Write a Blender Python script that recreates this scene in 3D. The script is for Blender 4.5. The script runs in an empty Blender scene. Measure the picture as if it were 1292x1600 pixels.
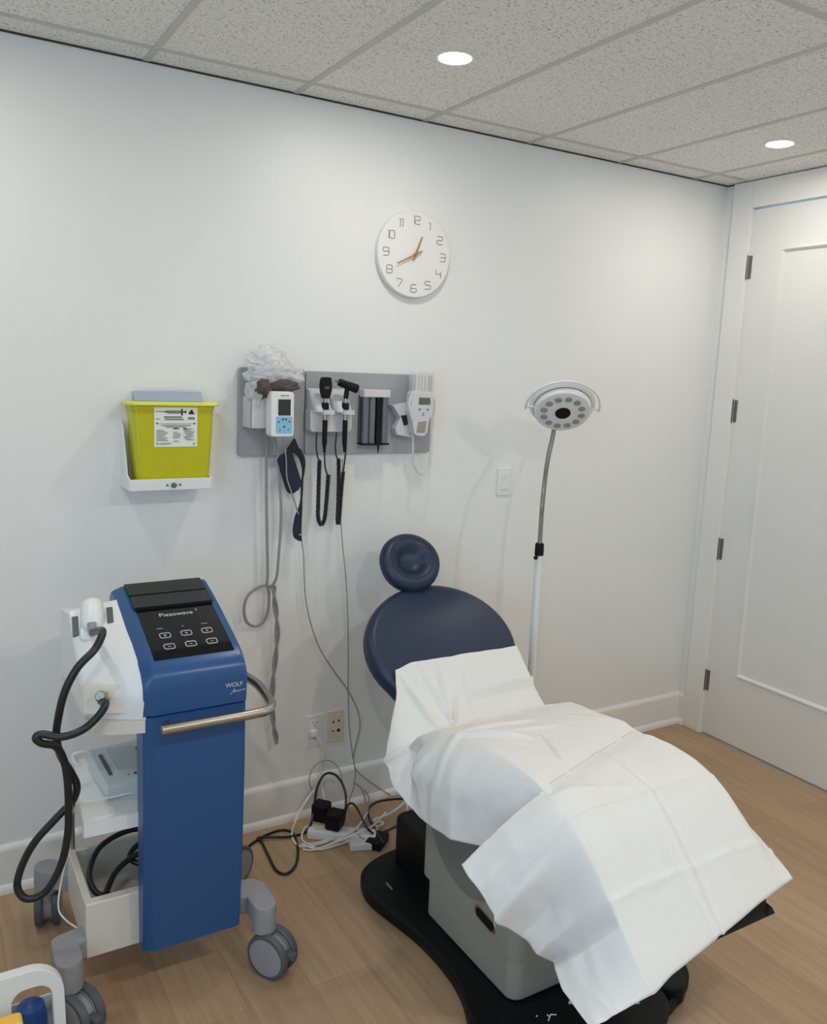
import bpy, bmesh, math, random
from mathutils import Vector, Matrix, noise
random.seed(7)
scene = bpy.context.scene
COL = scene.collection
V = Vector
PI = math.pi

# ------------------------------------------------------------------ camera
F_PX, PX0, PY0 = 1320.67, 646.9, 798.8
CAM = V((-3.248, -2.749, 1.689))
def rotm(a, b, c):
    return Matrix.Rotation(a, 3, 'Z') @ Matrix.Rotation(b, 3, 'X') @ Matrix.Rotation(c, 3, 'Y')
ca, cb, cc = -0.5418, 1.4039, 0.0396
# yaw about z, pitch about x, roll about the lens axis written as y
_Rz = Matrix(((math.cos(ca), -math.sin(ca), 0), (math.sin(ca), math.cos(ca), 0), (0, 0, 1)))
_Rx = Matrix(((1, 0, 0), (0, math.cos(cb), -math.sin(cb)), (0, math.sin(cb), math.cos(cb))))
_Ry = Matrix(((math.cos(cc), -math.sin(cc), 0), (math.sin(cc), math.cos(cc), 0), (0, 0, 1)))
ROT = _Rz @ _Rx @ _Ry
cam_d = bpy.data.cameras.new('camera')
cam_d.sensor_fit = 'HORIZONTAL'
cam_d.sensor_width = 36
cam_d.lens = 36 * F_PX / 1292
cam_d.clip_start = 0.02
cam = bpy.data.objects.new('camera', cam_d)
COL.objects.link(cam)
cam.matrix_world = Matrix.Translation(CAM) @ ROT.to_4x4()
scene.camera = cam

def at(u, v, x=None, y=None, z=None):
    """the point of the room seen at photo pixel (u, v) on the plane x, y or z = const"""
    d = ROT @ V(((u - PX0) / F_PX, -(v - PY0) / F_PX, -1))
    ax, val = (0, x) if x is not None else (1, y) if y is not None else (2, z)
    return CAM + d * ((val - CAM[ax]) / d[ax])

# ------------------------------------------------------------------ materials
def lin(c):
    c /= 255
    return c / 12.92 if c <= .04045 else ((c + .055) / 1.055) ** 2.4
def rgb(c): return (lin(c[0]), lin(c[1]), lin(c[2]), 1)

def mat(name, col, rough=.5, metal=0, var=0, vscale=6, bump=0, bscale=60, spec=.5, coat=0, emit=None, estr=0, trans=0, alpha=1):
    m = bpy.data.materials.new(name); m.use_nodes = True
    nt = m.node_tree; b = nt.nodes['Principled BSDF']
    b.inputs['Base Color'].default_value = rgb(col)
    b.inputs['Roughness'].default_value = rough
    b.inputs['Metallic'].default_value = metal
    b.inputs['Specular IOR Level'].default_value = spec
    b.inputs['Coat Weight'].default_value = coat
    b.inputs['Transmission Weight'].default_value = trans
    b.inputs['Alpha'].default_value = alpha
    tc = nt.nodes.new('ShaderNodeTexCoord')
    if var:
        n = nt.nodes.new('ShaderNodeTexNoise'); n.inputs['Scale'].default_value = vscale; n.inputs['Detail'].default_value = 4
        nt.links.new(tc.outputs['Object'], n.inputs['Vector'])
        mx = nt.nodes.new('ShaderNodeMix'); mx.data_type = 'RGBA'
        c = rgb(col)
        mx.inputs[6].default_value = (c[0] * (1 - var), c[1] * (1 - var), c[2] * (1 - var), 1)
        mx.inputs[7].default_value = (min(1, c[0] * (1 + var)), min(1, c[1] * (1 + var)), min(1, c[2] * (1 + var)), 1)
        nt.links.new(n.outputs['Fac'], mx.inputs[0]); nt.links.new(mx.outputs[2], b.inputs['Base Color'])
    if bump:
        n = nt.nodes.new('ShaderNodeTexNoise'); n.inputs['Scale'].default_value = bscale; n.inputs['Detail'].default_value = 3
        nt.links.new(tc.outputs['Object'], n.inputs['Vector'])
        bp = nt.nodes.new('ShaderNodeBump'); bp.inputs['Strength'].default_value = bump; bp.inputs['Distance'].default_value = .002
        nt.links.new(n.outputs['Fac'], bp.inputs['Height']); nt.links.new(bp.outputs['Normal'], b.inputs['Normal'])
    if emit:
        b.inputs['Emission Color'].default_value = (*emit, 1); b.inputs['Emission Strength'].default_value = estr
    return m

M = {}
M['wall'] = mat('wall_paint', (232, 233, 231), .42, bump=.08, bscale=220, spec=.35)
M['trim'] = mat('trim_paint', (232, 231, 227), .3, spec=.5)
M['door'] = mat('door_paint', (226, 226, 222), .32, spec=.5)
M['tbar'] = mat('ceiling_grid', (196, 196, 190), .5)
M['gap'] = mat('shadow_gap', (60, 60, 58), .8)
M['white'] = mat('white_plastic', (228, 229, 228), .35)
M['offwhite'] = mat('cream_plastic', (214, 209, 198), .4)
M['blue'] = mat('blue_paint', (36, 80, 130), .3, var=.04, vscale=3)
M['bluetop'] = M['blue']
M['glassblack'] = mat('black_glass', (10, 11, 14), .1, spec=.3)
M['charcoal'] = mat('charcoal_strip', (34, 37, 43), .35)
M['chrome'] = mat('brushed_steel', (172, 166, 156), .34, 1)
M['nickel'] = mat('nickel', (128, 126, 122), .35, 1)
M['grey'] = mat('grey_plastic', (146, 147, 150), .45)
M['dgrey'] = mat('dark_grey_plastic', (84, 87, 94), .5)
M['rubber'] = mat('black_rubber', (26, 27, 31), .5)
M['black'] = mat('black_plastic', (9, 10, 12), .5, bump=.1, bscale=300, spec=.25)
M['hose'] = mat('black_hose', (24, 26, 31), .38)
M['navy'] = mat('navy_vinyl', (31, 46, 70), .4, var=.05, vscale=5, bump=.12, bscale=260, spec=.45)
M['ped'] = mat('stone_plastic', (150, 150, 141), .45, bump=.05, bscale=300)
M['pedgrey'] = mat('grey_cover', (122, 125, 117), .45)
M['board'] = mat('grey_board', (160, 162, 166), .45, bump=.05, bscale=300)
M['lav'] = mat('pale_grey_plastic', (206, 206, 209), .38)
M['lblue'] = mat('light_blue_panel', (136, 190, 222), .45)
M['screen'] = mat('dark_screen', (44, 47, 49), .15)
M['lcd'] = mat('grey_lcd', (92, 98, 86), .2)
M['btn'] = mat('blue_button', (46, 84, 120), .5)
M['navycloth'] = mat('navy_cloth', (30, 38, 56), .85, bump=.4, bscale=500)
M['greyhose'] = mat('grey_hose', (142, 142, 146), .5)
M['thin'] = mat('thin_grey_cable', (146, 144, 140), .5)
M['wcable'] = mat('white_cable', (222, 218, 210), .45)
M['yellow'] = mat('yellow_green_plastic', (190, 187, 10), .3, var=.06, vscale=4)
M['yellowrim'] = mat('pale_yellow_plastic', (224, 224, 96), .35)
M['bluegrey'] = mat('blue_grey_flap', (158, 172, 192), .4)
M['paper'] = mat('label_paper', (236, 234, 224), .6)
M['ink'] = mat('black_ink', (30, 30, 32), .6)
M['greyink'] = mat('grey_ink', (124, 124, 124), .6)
M['clockface'] = mat('clock_face', (233, 233, 231), .4)
M['numeral'] = mat('clock_numeral', (150, 150, 148), .5)
M['gold'] = mat('gold_hand', (176, 128, 84), .4, .3)
M['brown'] = mat('brown_cloth', (84, 74, 72), .9, var=.2, vscale=30, bump=.5, bscale=200)
M['ivory'] = mat('ivory_plate', (216, 210, 188), .45)
M['silverink'] = mat('silver_print', (200, 202, 204), .45)
M['led'] = mat('led_lens', (150, 154, 158), .25)
M['beads'] = mat('tinted_tube', (104, 105, 112), .25)
M['bluecap'] = mat('blue_plastic', (34, 78, 150), .35)
M['amber'] = mat('amber_plastic', (240, 190, 70), .4)
M['lens'] = mat('downlight_lens', (255, 255, 255), .5, emit=(1, .97, .92), estr=30)

def mat_bag():
    m = mat('clear_bag', (232, 234, 236), .22, spec=.6, alpha=.5, bump=.5, bscale=70)
    return m
M['bag'] = mat_bag()
M['clear'] = mat('clear_plastic', (225, 228, 230), .2, spec=.6, alpha=.34)

def mat_floor():
    m = bpy.data.materials.new('oak_plank_floor'); m.use_nodes = True
    nt = m.node_tree; b = nt.nodes['Principled BSDF']; N = nt.nodes.new; L = nt.links.new
    tc = N('ShaderNodeTexCoord'); mp = N('ShaderNodeMapping')
    mp.inputs['Rotation'].default_value = (0, 0, PI / 2)
    L(tc.outputs['Object'], mp.inputs['Vector'])
    br = N('ShaderNodeTexBrick')
    br.offset = .37; br.offset_frequency = 2
    br.inputs['Scale'].default_value = 1
    br.inputs['Brick Width'].default_value = 1.25
    br.inputs['Row Height'].default_value = .18
    br.inputs['Mortar Size'].default_value = .0012
    br.inputs['Mortar Smooth'].default_value = .3
    br.inputs['Color1'].default_value = rgb((178, 150, 118)); br.inputs['Color2'].default_value = rgb((167, 137, 106))
    br.inputs['Mortar'].default_value = rgb((148, 120, 92))
    L(mp.outputs[0], br.inputs['Vector'])
    gm = N('ShaderNodeMapping'); gm.inputs['Scale'].default_value = (22, 1.1, 1)
    L(tc.outputs['Object'], gm.inputs['Vector'])
    n = N('ShaderNodeTexNoise'); n.inputs['Scale'].default_value = 2.2; n.inputs['Detail'].default_value = 6; n.inputs['Distortion'].default_value = .6
    L(gm.outputs[0], n.inputs['Vector'])
    n2 = N('ShaderNodeTexNoise'); n2.inputs['Scale'].default_value = 1.7; n2.inputs['Detail'].default_value = 3
    L(tc.outputs['Object'], n2.inputs['Vector'])
    ramp = N('ShaderNodeMapRange'); ramp.inputs[1].default_value = .25; ramp.inputs[2].default_value = .75
    ramp.inputs[3].default_value = .84; ramp.inputs[4].default_value = 1.12
    L(n.outputs['Fac'], ramp.inputs[0])
    r2 = N('ShaderNodeMapRange'); r2.inputs[1].default_value = .3; r2.inputs[2].default_value = .7; r2.inputs[3].default_value = .93; r2.inputs[4].default_value = 1.06
    L(n2.outputs['Fac'], r2.inputs[0])
    mu = N('ShaderNodeMath'); mu.operation = 'MULTIPLY'; L(ramp.outputs[0], mu.inputs[0]); L(r2.outputs[0], mu.inputs[1])
    mx = N('ShaderNodeVectorMath'); mx.operation = 'SCALE'
    L(br.outputs['Color'], mx.inputs[0]); L(mu.outputs[0], mx.inputs['Scale'])
    L(mx.outputs[0], b.inputs['Base Color'])
    b.inputs['Roughness'].default_value = .42
    bp = N('ShaderNodeBump'); bp.inputs['Strength'].default_value = .12; bp.inputs['Distance'].default_value = .002
    L(n.outputs['Fac'], bp.inputs['Height']); L(bp.outputs[0], b.inputs['Normal'])
    return m
M['floor'] = mat_floor()

def mat_ceiling():
    m = bpy.data.materials.new('fissured_tile'); m.use_nodes = True
    nt = m.node_tree; b = nt.nodes['Principled BSDF']; N = nt.nodes.new; L = nt.links.new
    tc = N('ShaderNodeTexCoord')
    n = N('ShaderNodeTexNoise'); n.inputs['Scale'].default_value = 130; n.inputs['Detail'].default_value = 2; n.inputs['Distortion'].default_value = 1.0
    L(tc.outputs['Object'], n.inputs['Vector'])
    r = N('ShaderNodeValToRGB')
    r.color_ramp.elements[0].position = .30; r.color_ramp.elements[0].color = rgb((168, 167, 164))
    r.color_ramp.elements[1].position = .46; r.color_ramp.elements[1].color = rgb((238, 237, 234))
    L(n.outputs['Fac'], r.inputs[0]); L(r.outputs[0], b.inputs['Base Color'])
    b.inputs['Roughness'].default_value = .95; b.inputs['Specular IOR Level'].default_value = .1
    bp = N('ShaderNodeBump'); bp.inputs['Strength'].default_value = .5; bp.inputs['Distance'].default_value = .003
    L(n.outputs['Fac'], bp.inputs['Height']); L(bp.outputs[0], b.inputs['Normal'])
    return m
M['ceiling'] = mat_ceiling()

def mat_sheet(name, emboss):
    m = bpy.data.materials.new(name); m.use_nodes = True
    nt = m.node_tree; b = nt.nodes['Principled BSDF']; N = nt.nodes.new; L = nt.links.new
    b.inputs['Base Color'].default_value = rgb((226, 225, 222)); b.inputs['Roughness'].default_value = .8
    b.inputs['Specular IOR Level'].default_value = .25
    uv = N('ShaderNodeUVMap')
    if emboss:
        sx = N('ShaderNodeSeparateXYZ'); L(uv.outputs[0], sx.inputs[0])
        outs = []
        for i in range(2):
            mm = N('ShaderNodeMath'); mm.operation = 'MULTIPLY'; mm.inputs[1].default_value = 2 * PI / .0075
            L(sx.outputs[i], mm.inputs[0])
            s = N('ShaderNodeMath'); s.operation = 'SINE'; L(mm.outputs[0], s.inputs[0]); outs.append(s)
        ad = N('ShaderNodeMath'); ad.operation = 'MULTIPLY'; L(outs[0].outputs[0], ad.inputs[0]); L(outs[1].outputs[0], ad.inputs[1])
        h = ad
        dist, st = .0006, .35
    else:
        h = N('ShaderNodeTexNoise'); h.inputs['Scale'].default_value = 38; h.inputs['Detail'].default_value = 5
        L(uv.outputs[0], h.inputs['Vector']); dist, st = .003, .4
    bp = N('ShaderNodeBump'); bp.inputs['Strength'].default_value = st; bp.inputs['Distance'].default_value = dist
    L(h.outputs[0], bp.inputs['Height']); L(bp.outputs[0], b.inputs['Normal'])
    return m
M['tissue'] = mat_sheet('white_tissue', False)
M['embossed'] = mat_sheet('embossed_paper', True)

# ------------------------------------------------------------------ mesh builder
def catmull(pts, n=8, closed=False):
    pts = [V(p) for p in pts]
    if len(pts) < 3: return pts
    out = []
    m = len(pts)
    rng = range(m if closed else m - 1)
    for i in rng:
        p1, p2 = pts[i], pts[(i + 1) % m]
        p0 = pts[i - 1] if (i > 0 or closed) else p1 * 2 - p2
        p3 = pts[(i + 2) % m] if (i + 2 < m or closed) else p2 * 2 - p1
        for k in range(n):
            t = k / n
            out.append(.5 * ((2 * p1) + (p2 - p0) * t + (2 * p0 - 5 * p1 + 4 * p2 - p3) * t * t + (3 * p1 - p0 - 3 * p2 + p3) * t ** 3))
    if not closed: out.append(pts[-1])
    return out

class MB:
    def __init__(s):
        s.bm = bmesh.new()
    def _merge(s, tb, bev=0, seg=2, xf=None, ang=30):
        if bev:
            bmesh.ops.recalc_face_normals(tb, faces=tb.faces[:])
            es = [e for e in tb.edges if len(e.link_faces) == 2 and e.calc_face_angle(0) > math.radians(ang)]
            if es: bmesh.ops.bevel(tb, geom=es, offset=bev, segments=seg, affect='EDGES', profile=.5, clamp_overlap=True)
        if xf is not None: bmesh.ops.transform(tb, matrix=xf, verts=tb.verts[:])
        me = bpy.data.meshes.new('tmp'); tb.to_mesh(me); tb.free()
        s.bm.from_mesh(me); bpy.data.meshes.remove(me)
        return s
    def box(s, x0, x1, y0, y1, z0, z1, bev=0, seg=2, xf=None):
        tb = bmesh.new()
        vs = [tb.verts.new((x, y, z)) for x in (x0, x1) for y in (y0, y1) for z in (z0, z1)]
        for f in ((0, 1, 3, 2), (4, 6, 7, 5), (0, 4, 5, 1), (2, 3, 7, 6), (0, 2, 6, 4), (1, 5, 7, 3)):
            tb.faces.new([vs[i] for i in f])
        bmesh.ops.recalc_face_normals(tb, faces=tb.faces[:])
        return s._merge(tb, bev, seg, xf)
    def prism(s, pts, ax, a, b, bev=0, seg=2, xf=None, ang=30):
        tb = bmesh.new()
        def P(p, c):
            return (c, p[0], p[1]) if ax == 'x' else (p[0], c, p[1]) if ax == 'y' else (p[0], p[1], c)
        A = [tb.verts.new(P(p, a)) for p in pts]; B = [tb.verts.new(P(p, b)) for p in pts]
        n = len(pts)
        tb.faces.new(A); tb.faces.new(B[::-1])
        for i in range(n): tb.faces.new((A[i], B[i], B[(i + 1) % n], A[(i + 1) % n]))
        bmesh.ops.recalc_face_normals(tb, faces=tb.faces[:])
        return s._merge(tb, bev, seg, xf, ang)
    def tube(s, path, r, n=10, sub=0, closed=False, caps=True):
        pts = catmull(path, sub, closed) if sub else [V(p) for p in path]
        R = r if isinstance(r, (list, tuple)) else None
        tb = bmesh.new(); rings = []
        m = len(pts); up = None
        for i, p in enumerate(pts):
            if closed: d = pts[(i + 1) % m] - pts[i - 1]
            else: d = pts[min(i + 1, m - 1)] - pts[max(i - 1, 0)]
            if d.length < 1e-9: d = V((0, 0, 1))
            d.normalize()
            if up is None: up = d.orthogonal().normalized()
            up = (up - d * up.dot(d))
            if up.length < 1e-6: up = d.orthogonal()
            up.normalize(); sd = d.cross(up)
            if R:
                f = i / (m - 1) * (len(R) - 1); k = min(int(f), len(R) - 2); rr = R[k] + (R[k + 1] - R[k]) * (f - k)
            else: rr = r
            rings.append([tb.verts.new(p + (up * math.cos(t) + sd * math.sin(t)) * rr) for t in [2 * PI * j / n for j in range(n)]])
        for i in range(m if closed else m - 1):
            a, b = rings[i], rings[(i + 1) % m]
            for j in range(n): tb.faces.new((a[j], a[(j + 1) % n], b[(j + 1) % n], b[j]))
        if caps and not closed:
            tb.faces.new(rings[0][::-1]); tb.faces.new(rings[-1])
        bmesh.ops.recalc_face_normals(tb, faces=tb.faces[:])
        return s._merge(tb)
    def cyl(s, p0, p1, r0, r1=None, n=24, bev=0):
        r1 = r0 if r1 is None else r1
        p0, p1 = V(p0), V(p1); d = (p1 - p0).normalized(); u = d.orthogonal().normalized(); w = d.cross(u)
        tb = bmesh.new()
        A = [tb.verts.new(p0 + (u * math.cos(t) + w * math.sin(t)) * r0) for t in [2 * PI * j / n for j in range(n)]]
        B = [tb.verts.new(p1 + (u * math.cos(t) + w * math.sin(t)) * r1) for t in [2 * PI * j / n for j in range(n)]]
        for j in range(n): tb.faces.new((A[j], A[(j + 1) % n], B[(j + 1) % n], B[j]))
        tb.faces.new(A[::-1]); tb.faces.new(B)
        bmesh.ops.recalc_face_normals(tb, faces=tb.faces[:])
        return s._merge(tb, bev, 2)
    def lathe(s, prof, o, axis, n=40, sx=1, closed=False):
        """prof: list of (radius, height along axis)"""
        o = V(o); d = V(axis).normalized(); u = d.orthogonal().normalized(); w = d.cross(u)
        tb = bmesh.new(); rings = []
        for r, h in prof:
            if r < 1e-6: rings.append([tb.verts.new(o + d * h)])
            else: rings.append([tb.verts.new(o + d * h + (u * math.cos(t) + w * math.sin(t)) * r) for t in [2 * PI * j / n for j in range(n)]])
        for i in range(len(rings) if closed else len(rings) - 1):
            a, b = rings[i], rings[(i + 1) % len(rings)]
            for j in range(n):
                k = (j + 1) % n
                if len(a) == 1 and len(b) == 1: continue
                if len(a) == 1: tb.faces.new((a[0], b[k], b[j]))
                elif len(b) == 1: tb.faces.new((a[j], a[k], b[0]))
                else: tb.faces.new((a[j], a[k], b[k], b[j]))
        bmesh.ops.recalc_face_normals(tb, faces=tb.faces[:])
        return s._merge(tb)
    def loft(s, rows, cap=True, close=True):
        """rows of equal-length closed loops"""
        tb = bmesh.new()
        R = [[tb.verts.new(p) for p in r] for r in rows]
        n = len(R[0])
        for a, b in zip(R, R[1:]):
            for j in range(n if close else n - 1):
                k = (j + 1) % n
                tb.faces.new((a[j], a[k], b[k], b[j]))
        if cap:
            tb.faces.new(R[0][::-1]); tb.faces.new(R[-1])
        bmesh.ops.recalc_face_normals(tb, faces=tb.faces[:])
        return s._merge(tb)
    def ball(s, c, r, xf=None, sub=3):
        tb = bmesh.new(); bmesh.ops.create_icosphere(tb, subdivisions=sub, radius=1)
        m = Matrix.Translation(V(c)) @ Matrix.Diagonal((*r, 1))
        return s._merge(tb, xf=m if xf is None else xf @ m)
    def mesh(s, me, xf):
        tb = bmesh.new(); tb.from_mesh(me)
        return s._merge(tb, xf=xf)
    def build(s, name, m, parent=None, sharp=38, wn=True, noise_amp=0, noise_scale=10):
        bm = s.bm
        if noise_amp:
            bm.normal_update()
            for v in bm.verts:
                v.co += v.normal * noise.noise(v.co * noise_scale) * noise_amp
        bm.normal_update()
        for f in bm.faces: f.smooth = True
        for e in bm.edges:
            if len(e.link_faces) == 2 and e.calc_face_angle(0) > math.radians(sharp): e.smooth = False
        me = bpy.data.meshes.new(name)
        o = bpy.data.objects.new(name, me)
        if parent is None:
            zs = [v.co.z for v in bm.verts]; xs = [v.co.x for v in bm.verts]; ys = [v.co.y for v in bm.verts]
            org = V(((min(xs) + max(xs)) / 2, (min(ys) + max(ys)) / 2, min(zs)))
            bmesh.ops.translate(bm, verts=bm.verts[:], vec=-org)
            o.location = org
        bm.to_mesh(me); bm.free()
        me.materials.append(M[m] if isinstance(m, str) else m)
        COL.objects.link(o)
        if parent is not None: adopt(o, parent)
        if wn:
            w = o.modifiers.new('normals', 'WEIGHTED_NORMAL'); w.keep_sharp = True
        return o

def world_of(o):
    m = Matrix.Translation(o.location)
    return m if o.parent is None else world_of(o.parent) @ o.matrix_parent_inverse @ m
def adopt(o, parent):
    o.parent = parent
    o.matrix_parent_inverse = world_of(parent).inverted()

def thing(name, label, cat, loc, group=None):
    o = bpy.data.objects.new(name, None); COL.objects.link(o)
    o.empty_display_size = .05; o.location = loc
    return tag(o, label, cat, group)
def tag(o, label, cat, group=None):
    o['label'] = label; o['category'] = cat; o['kind'] = 'thing'
    if group: o['group'] = group
    return o
def struct(o, label=None):
    o['kind'] = 'structure'
    if label: o['label'] = label
    return o
def kids(o): return [c for c in COL.objects if c.parent == o]
def copy_part(p, parent, delta):
    c = p.copy(); COL.objects.link(c); inv = p.matrix_parent_inverse.copy(); c.parent = parent; c.matrix_parent_inverse = inv; c.location = p.location + V(delta)
    for k in kids(p):
        d = k.copy(); COL.objects.link(d); inv = k.matrix_parent_inverse.copy(); d.parent = c; d.matrix_parent_inverse = inv
    return c
def copy_thing(r, loc, label, group=None):
    c = r.copy(); COL.objects.link(c); c.location = loc; c['label'] = label
    if group: c['group'] = group
    for p in kids(r): copy_part(p, c, (0, 0, 0))
    return c
def text_mesh(txt, size, ext=.0004, align='CENTER'):
    cu = bpy.data.curves.new('txt', 'FONT'); cu.body = txt; cu.size = size; cu.extrude = ext; cu.align_x = align; cu.align_y = 'CENTER'
    o = bpy.data.objects.new('txt', cu); COL.objects.link(o)
    dg = bpy.context.evaluated_depsgraph_get(); dg.update()
    me = bpy.data.meshes.new_from_object(o.evaluated_get(dg))
    bpy.data.objects.remove(o); bpy.data.curves.remove(cu)
    return me
def frame(o, xa, ya):
    """matrix with origin o, local x along xa, local y along ya"""
    xa = V(xa).normalized(); ya = V(ya); ya = (ya - xa * ya.dot(xa)).normalized(); za = xa.cross(ya)
    m = Matrix((xa, ya, za)).transposed().to_4x4(); m.translation = V(o)
    return m
def rrect(x0, x1, y0, y1, r, n=5):
    out = []
    for cx, cy, a in ((x1 - r, y1 - r, 0), (x0 + r, y1 - r, 90), (x0 + r, y0 + r, 180), (x1 - r, y0 + r, 270)):
        for k in range(n + 1):
            t = math.radians(a + 90 * k / n); out.append((cx + r * math.cos(t), cy + r * math.sin(t)))
    return out

# ------------------------------------------------------------------ room shell
H = 2.562
XL, YF = -4.5, -4.2
o = MB().box(XL, .12, YF, 0, -.1, 0).build('floor', 'floor', wn=False); struct(o)
o = MB().box(XL - .1, .12, 0, .1, -.1, H + .1).build('wall_back', 'wall', wn=False); struct(o)
o = MB().box(XL - .1, .12, YF - .1, YF, -.1, H + .1).build('wall_front', 'wall', wn=False); struct(o)
w = MB()
w.box(0, .12, -.153, 0, -.1, H + .1).box(0, .12, YF, -1.04, -.1, H + .1).box(0, .12, -1.04, -.153, 2.445, H + .1)
struct(w.build('wall_right', 'wall', wn=False))
WY0, WY1, WZ0, WZ1 = -3.9, -1.9, .85, 2.25
w = MB()
w.box(XL - .12, XL, YF, WY0, -.1, H + .1).box(XL - .12, XL, WY1, 0, -.1, H + .1).box(XL - .12, XL, WY0, WY1, -.1, WZ0).box(XL - .12, XL, WY0, WY1, WZ1, H + .1)
struct(w.build('wall_left', 'wall', wn=False))
w = MB()
for a in ((WY0, WY0 + .05, WZ0, WZ1), (WY1 - .05, WY1, WZ0, WZ1), (WY0, WY1, WZ0, WZ0 + .05), (WY0, WY1, WZ1 - .05, WZ1), ((WY0 + WY1) / 2 - .025, (WY0 + WY1) / 2 + .025, WZ0, WZ1)):
    w.box(XL - .09, XL - .03, *a)
struct(w.build('window_1', 'trim', wn=False))

# ceiling tiles with lay-in grid
o = MB().box(XL, .12, YF, 0, H + .002, H + .1).build('ceiling', 'ceiling', wn=False); struct(o)
TX = [-.222, -.670, -1.143, -1.612, -2.104, -2.584, -3.062, -3.54, -4.018]
g = MB()
for x in TX: g.box(x - .0105, x + .0105, YF, 0, H - .001, H + .02, .0008, 1)
y = -.122
while y > YF:
    g.box(XL, 0, y - .0105, y + .0105, H - .0008, H + .02, .0008, 1); y -= 1.22
struct(g.build('trim_1', 'tbar', wn=False), 'grey metal grid holding the ceiling tiles')
g = MB().box(XL, 0, -.003, 0, H - .0035, H + .002).box(-.003, 0, YF, 0, H - .0035, H + .002)  # solid dark strip, its colour stands in for the shade under the ceiling
struct(g.build('trim_2', 'gap', wn=False), 'narrow dark strip painted as the shadow gap where walls meet the ceiling')

# baseboards with shoe moulding
def base_profile(s=1):
    return [(0, 0), (-.027 * s, 0), (-.027 * s, .012), (-.023 * s, .022), (-.016 * s, .029), (-.016 * s, .138), (-.013 * s, .146), (-.011 * s, .152), (-.004 * s, .158), (0, .158)]
struct(MB().prism(base_profile(), 'x', XL, -.0005).build('baseboard_back', 'trim'))
struct(MB().prism([(p[0], p[1]) for p in base_profile()], 'y', -.052, -.0005).build('baseboard_right', 'trim'))

# door
DY0, DY1, DZ1 = -1.04, -.1565, 2.439
def door_slab():
    bm = bmesh.new()
    py0, py1, pz0, pz1 = -.86, -.312, .335, 2.266
    def ring(x, a, b, c, d): return [bm.verts.new((x, yy, zz)) for yy, zz in ((a, c), (b, c), (b, d), (a, d))]
    back = ring(.042, DY0, DY1, .008, DZ1)
    r = [ring(.0, DY0, DY1, .008, DZ1), ring(.0, py0, py1, pz0, pz1), ring(-.006, py0 + .005, py1 - .005, pz0 + .005, pz1 - .005),
         ring(-.006, py0 + .011, py1 - .011, pz0 + .011, pz1 - .011), ring(.009, py0 + .019, py1 - .019, pz0 + .019, pz1 - .019)]
    for a, b in zip([back] + r, r):
        for i in range(4): bm.faces.new((a[i], a[(i + 1) % 4], b[(i + 1) % 4], b[i]))
    bm.faces.new(r[-1]); bm.faces.new(back)
    bmesh.ops.recalc_face_normals(bm, faces=bm.faces[:])
    w = MB(); w._merge(bm)
    return w
door = door_slab().build('door_1', 'door', wn=False)
struct(door, 'white single panel door beside the corner')
for z in (.270, .915, 1.559, 2.194):
    w = MB().cyl((-.008, -.149, z - .05), (-.008, -.149, z + .05), .0065, n=14)
    w.cyl((-.008, -.149, z - .056), (-.008, -.149, z - .05), .0045, n=12).cyl((-.008, -.149, z + .05), (-.008, -.149, z + .056), .0045, n=12)
    w.box(-.003, .001, -.172, -.150, z - .05, z + .05)
    w.build('hinge', 'nickel', door)
w = MB()
w.box(-.018, 0, -.1525, -.05, 0, H - .002, .003).box(-.018, 0, -1.15, -.1525, 2.446, H - .002, .003).box(-.018, 0, -1.15, -1.043, 0, 2.446, .003)
w.box(-.004, .03, -.156, -.1525, 0, 2.446)
struct(w.build('trim_3', 'trim'), 'flat white casing around the door')

# ------------------------------------------------------------------ ceiling downlights
LIGHTS = [(-1.863, -.577), (-.428, -.58), (-3.30, -.58), (-1.863, -2.6), (-.428, -2.6), (-3.30, -2.6)]  # only the first two are in view, the others are added for light
LLAB = ['round lit downlight in the ceiling tile above the clock', 'round lit downlight in the ceiling tile near the door',
        'unseen round downlight added for light above the yellow sharps bin wall', 'unseen round downlight added for light in the middle of the rear ceiling',
        'unseen round downlight added for light in the rear ceiling by the door wall', 'unseen round downlight added for light in the rear ceiling by the window']
LP = 4.0
first = None
for (x, y), lab in zip(LIGHTS, LLAB):
    if first is None:
        first = thing('recessed_downlight', lab, 'ceiling light', (x, y, H), 'recessed ceiling downlights')
        z = H + .002
        MB().lathe([(.048, z + .002), (.048, z - .003), (.056, z - .004), (.058, z - .001), (.058, z + .002)], (x, y, 0), (0, 0, 1), 40, closed=True).build('trim_ring', 'white', first)
        MB().lathe([(0, z - .0025), (.046, z - .0015), (.048, z + .001), (0, z + .001)], (x, y, 0), (0, 0, 1), 40).build('lens', 'lens', first)
    else:
        copy_thing(first, (x, y, H), lab)
    ld = bpy.data.lights.new('downlight_lamp', 'AREA'); ld.shape = 'DISK'; ld.size = .09
    ld.energy = LP if y > -1 else LP * 2.9; ld.color = (1, .94, .85); ld.spread = PI  # the added rear lamps burn stronger to even out the walls
    lo = bpy.data.objects.new('downlight_lamp', ld); COL.objects.link(lo); lo.location = (x, y, H - .006)

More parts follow.
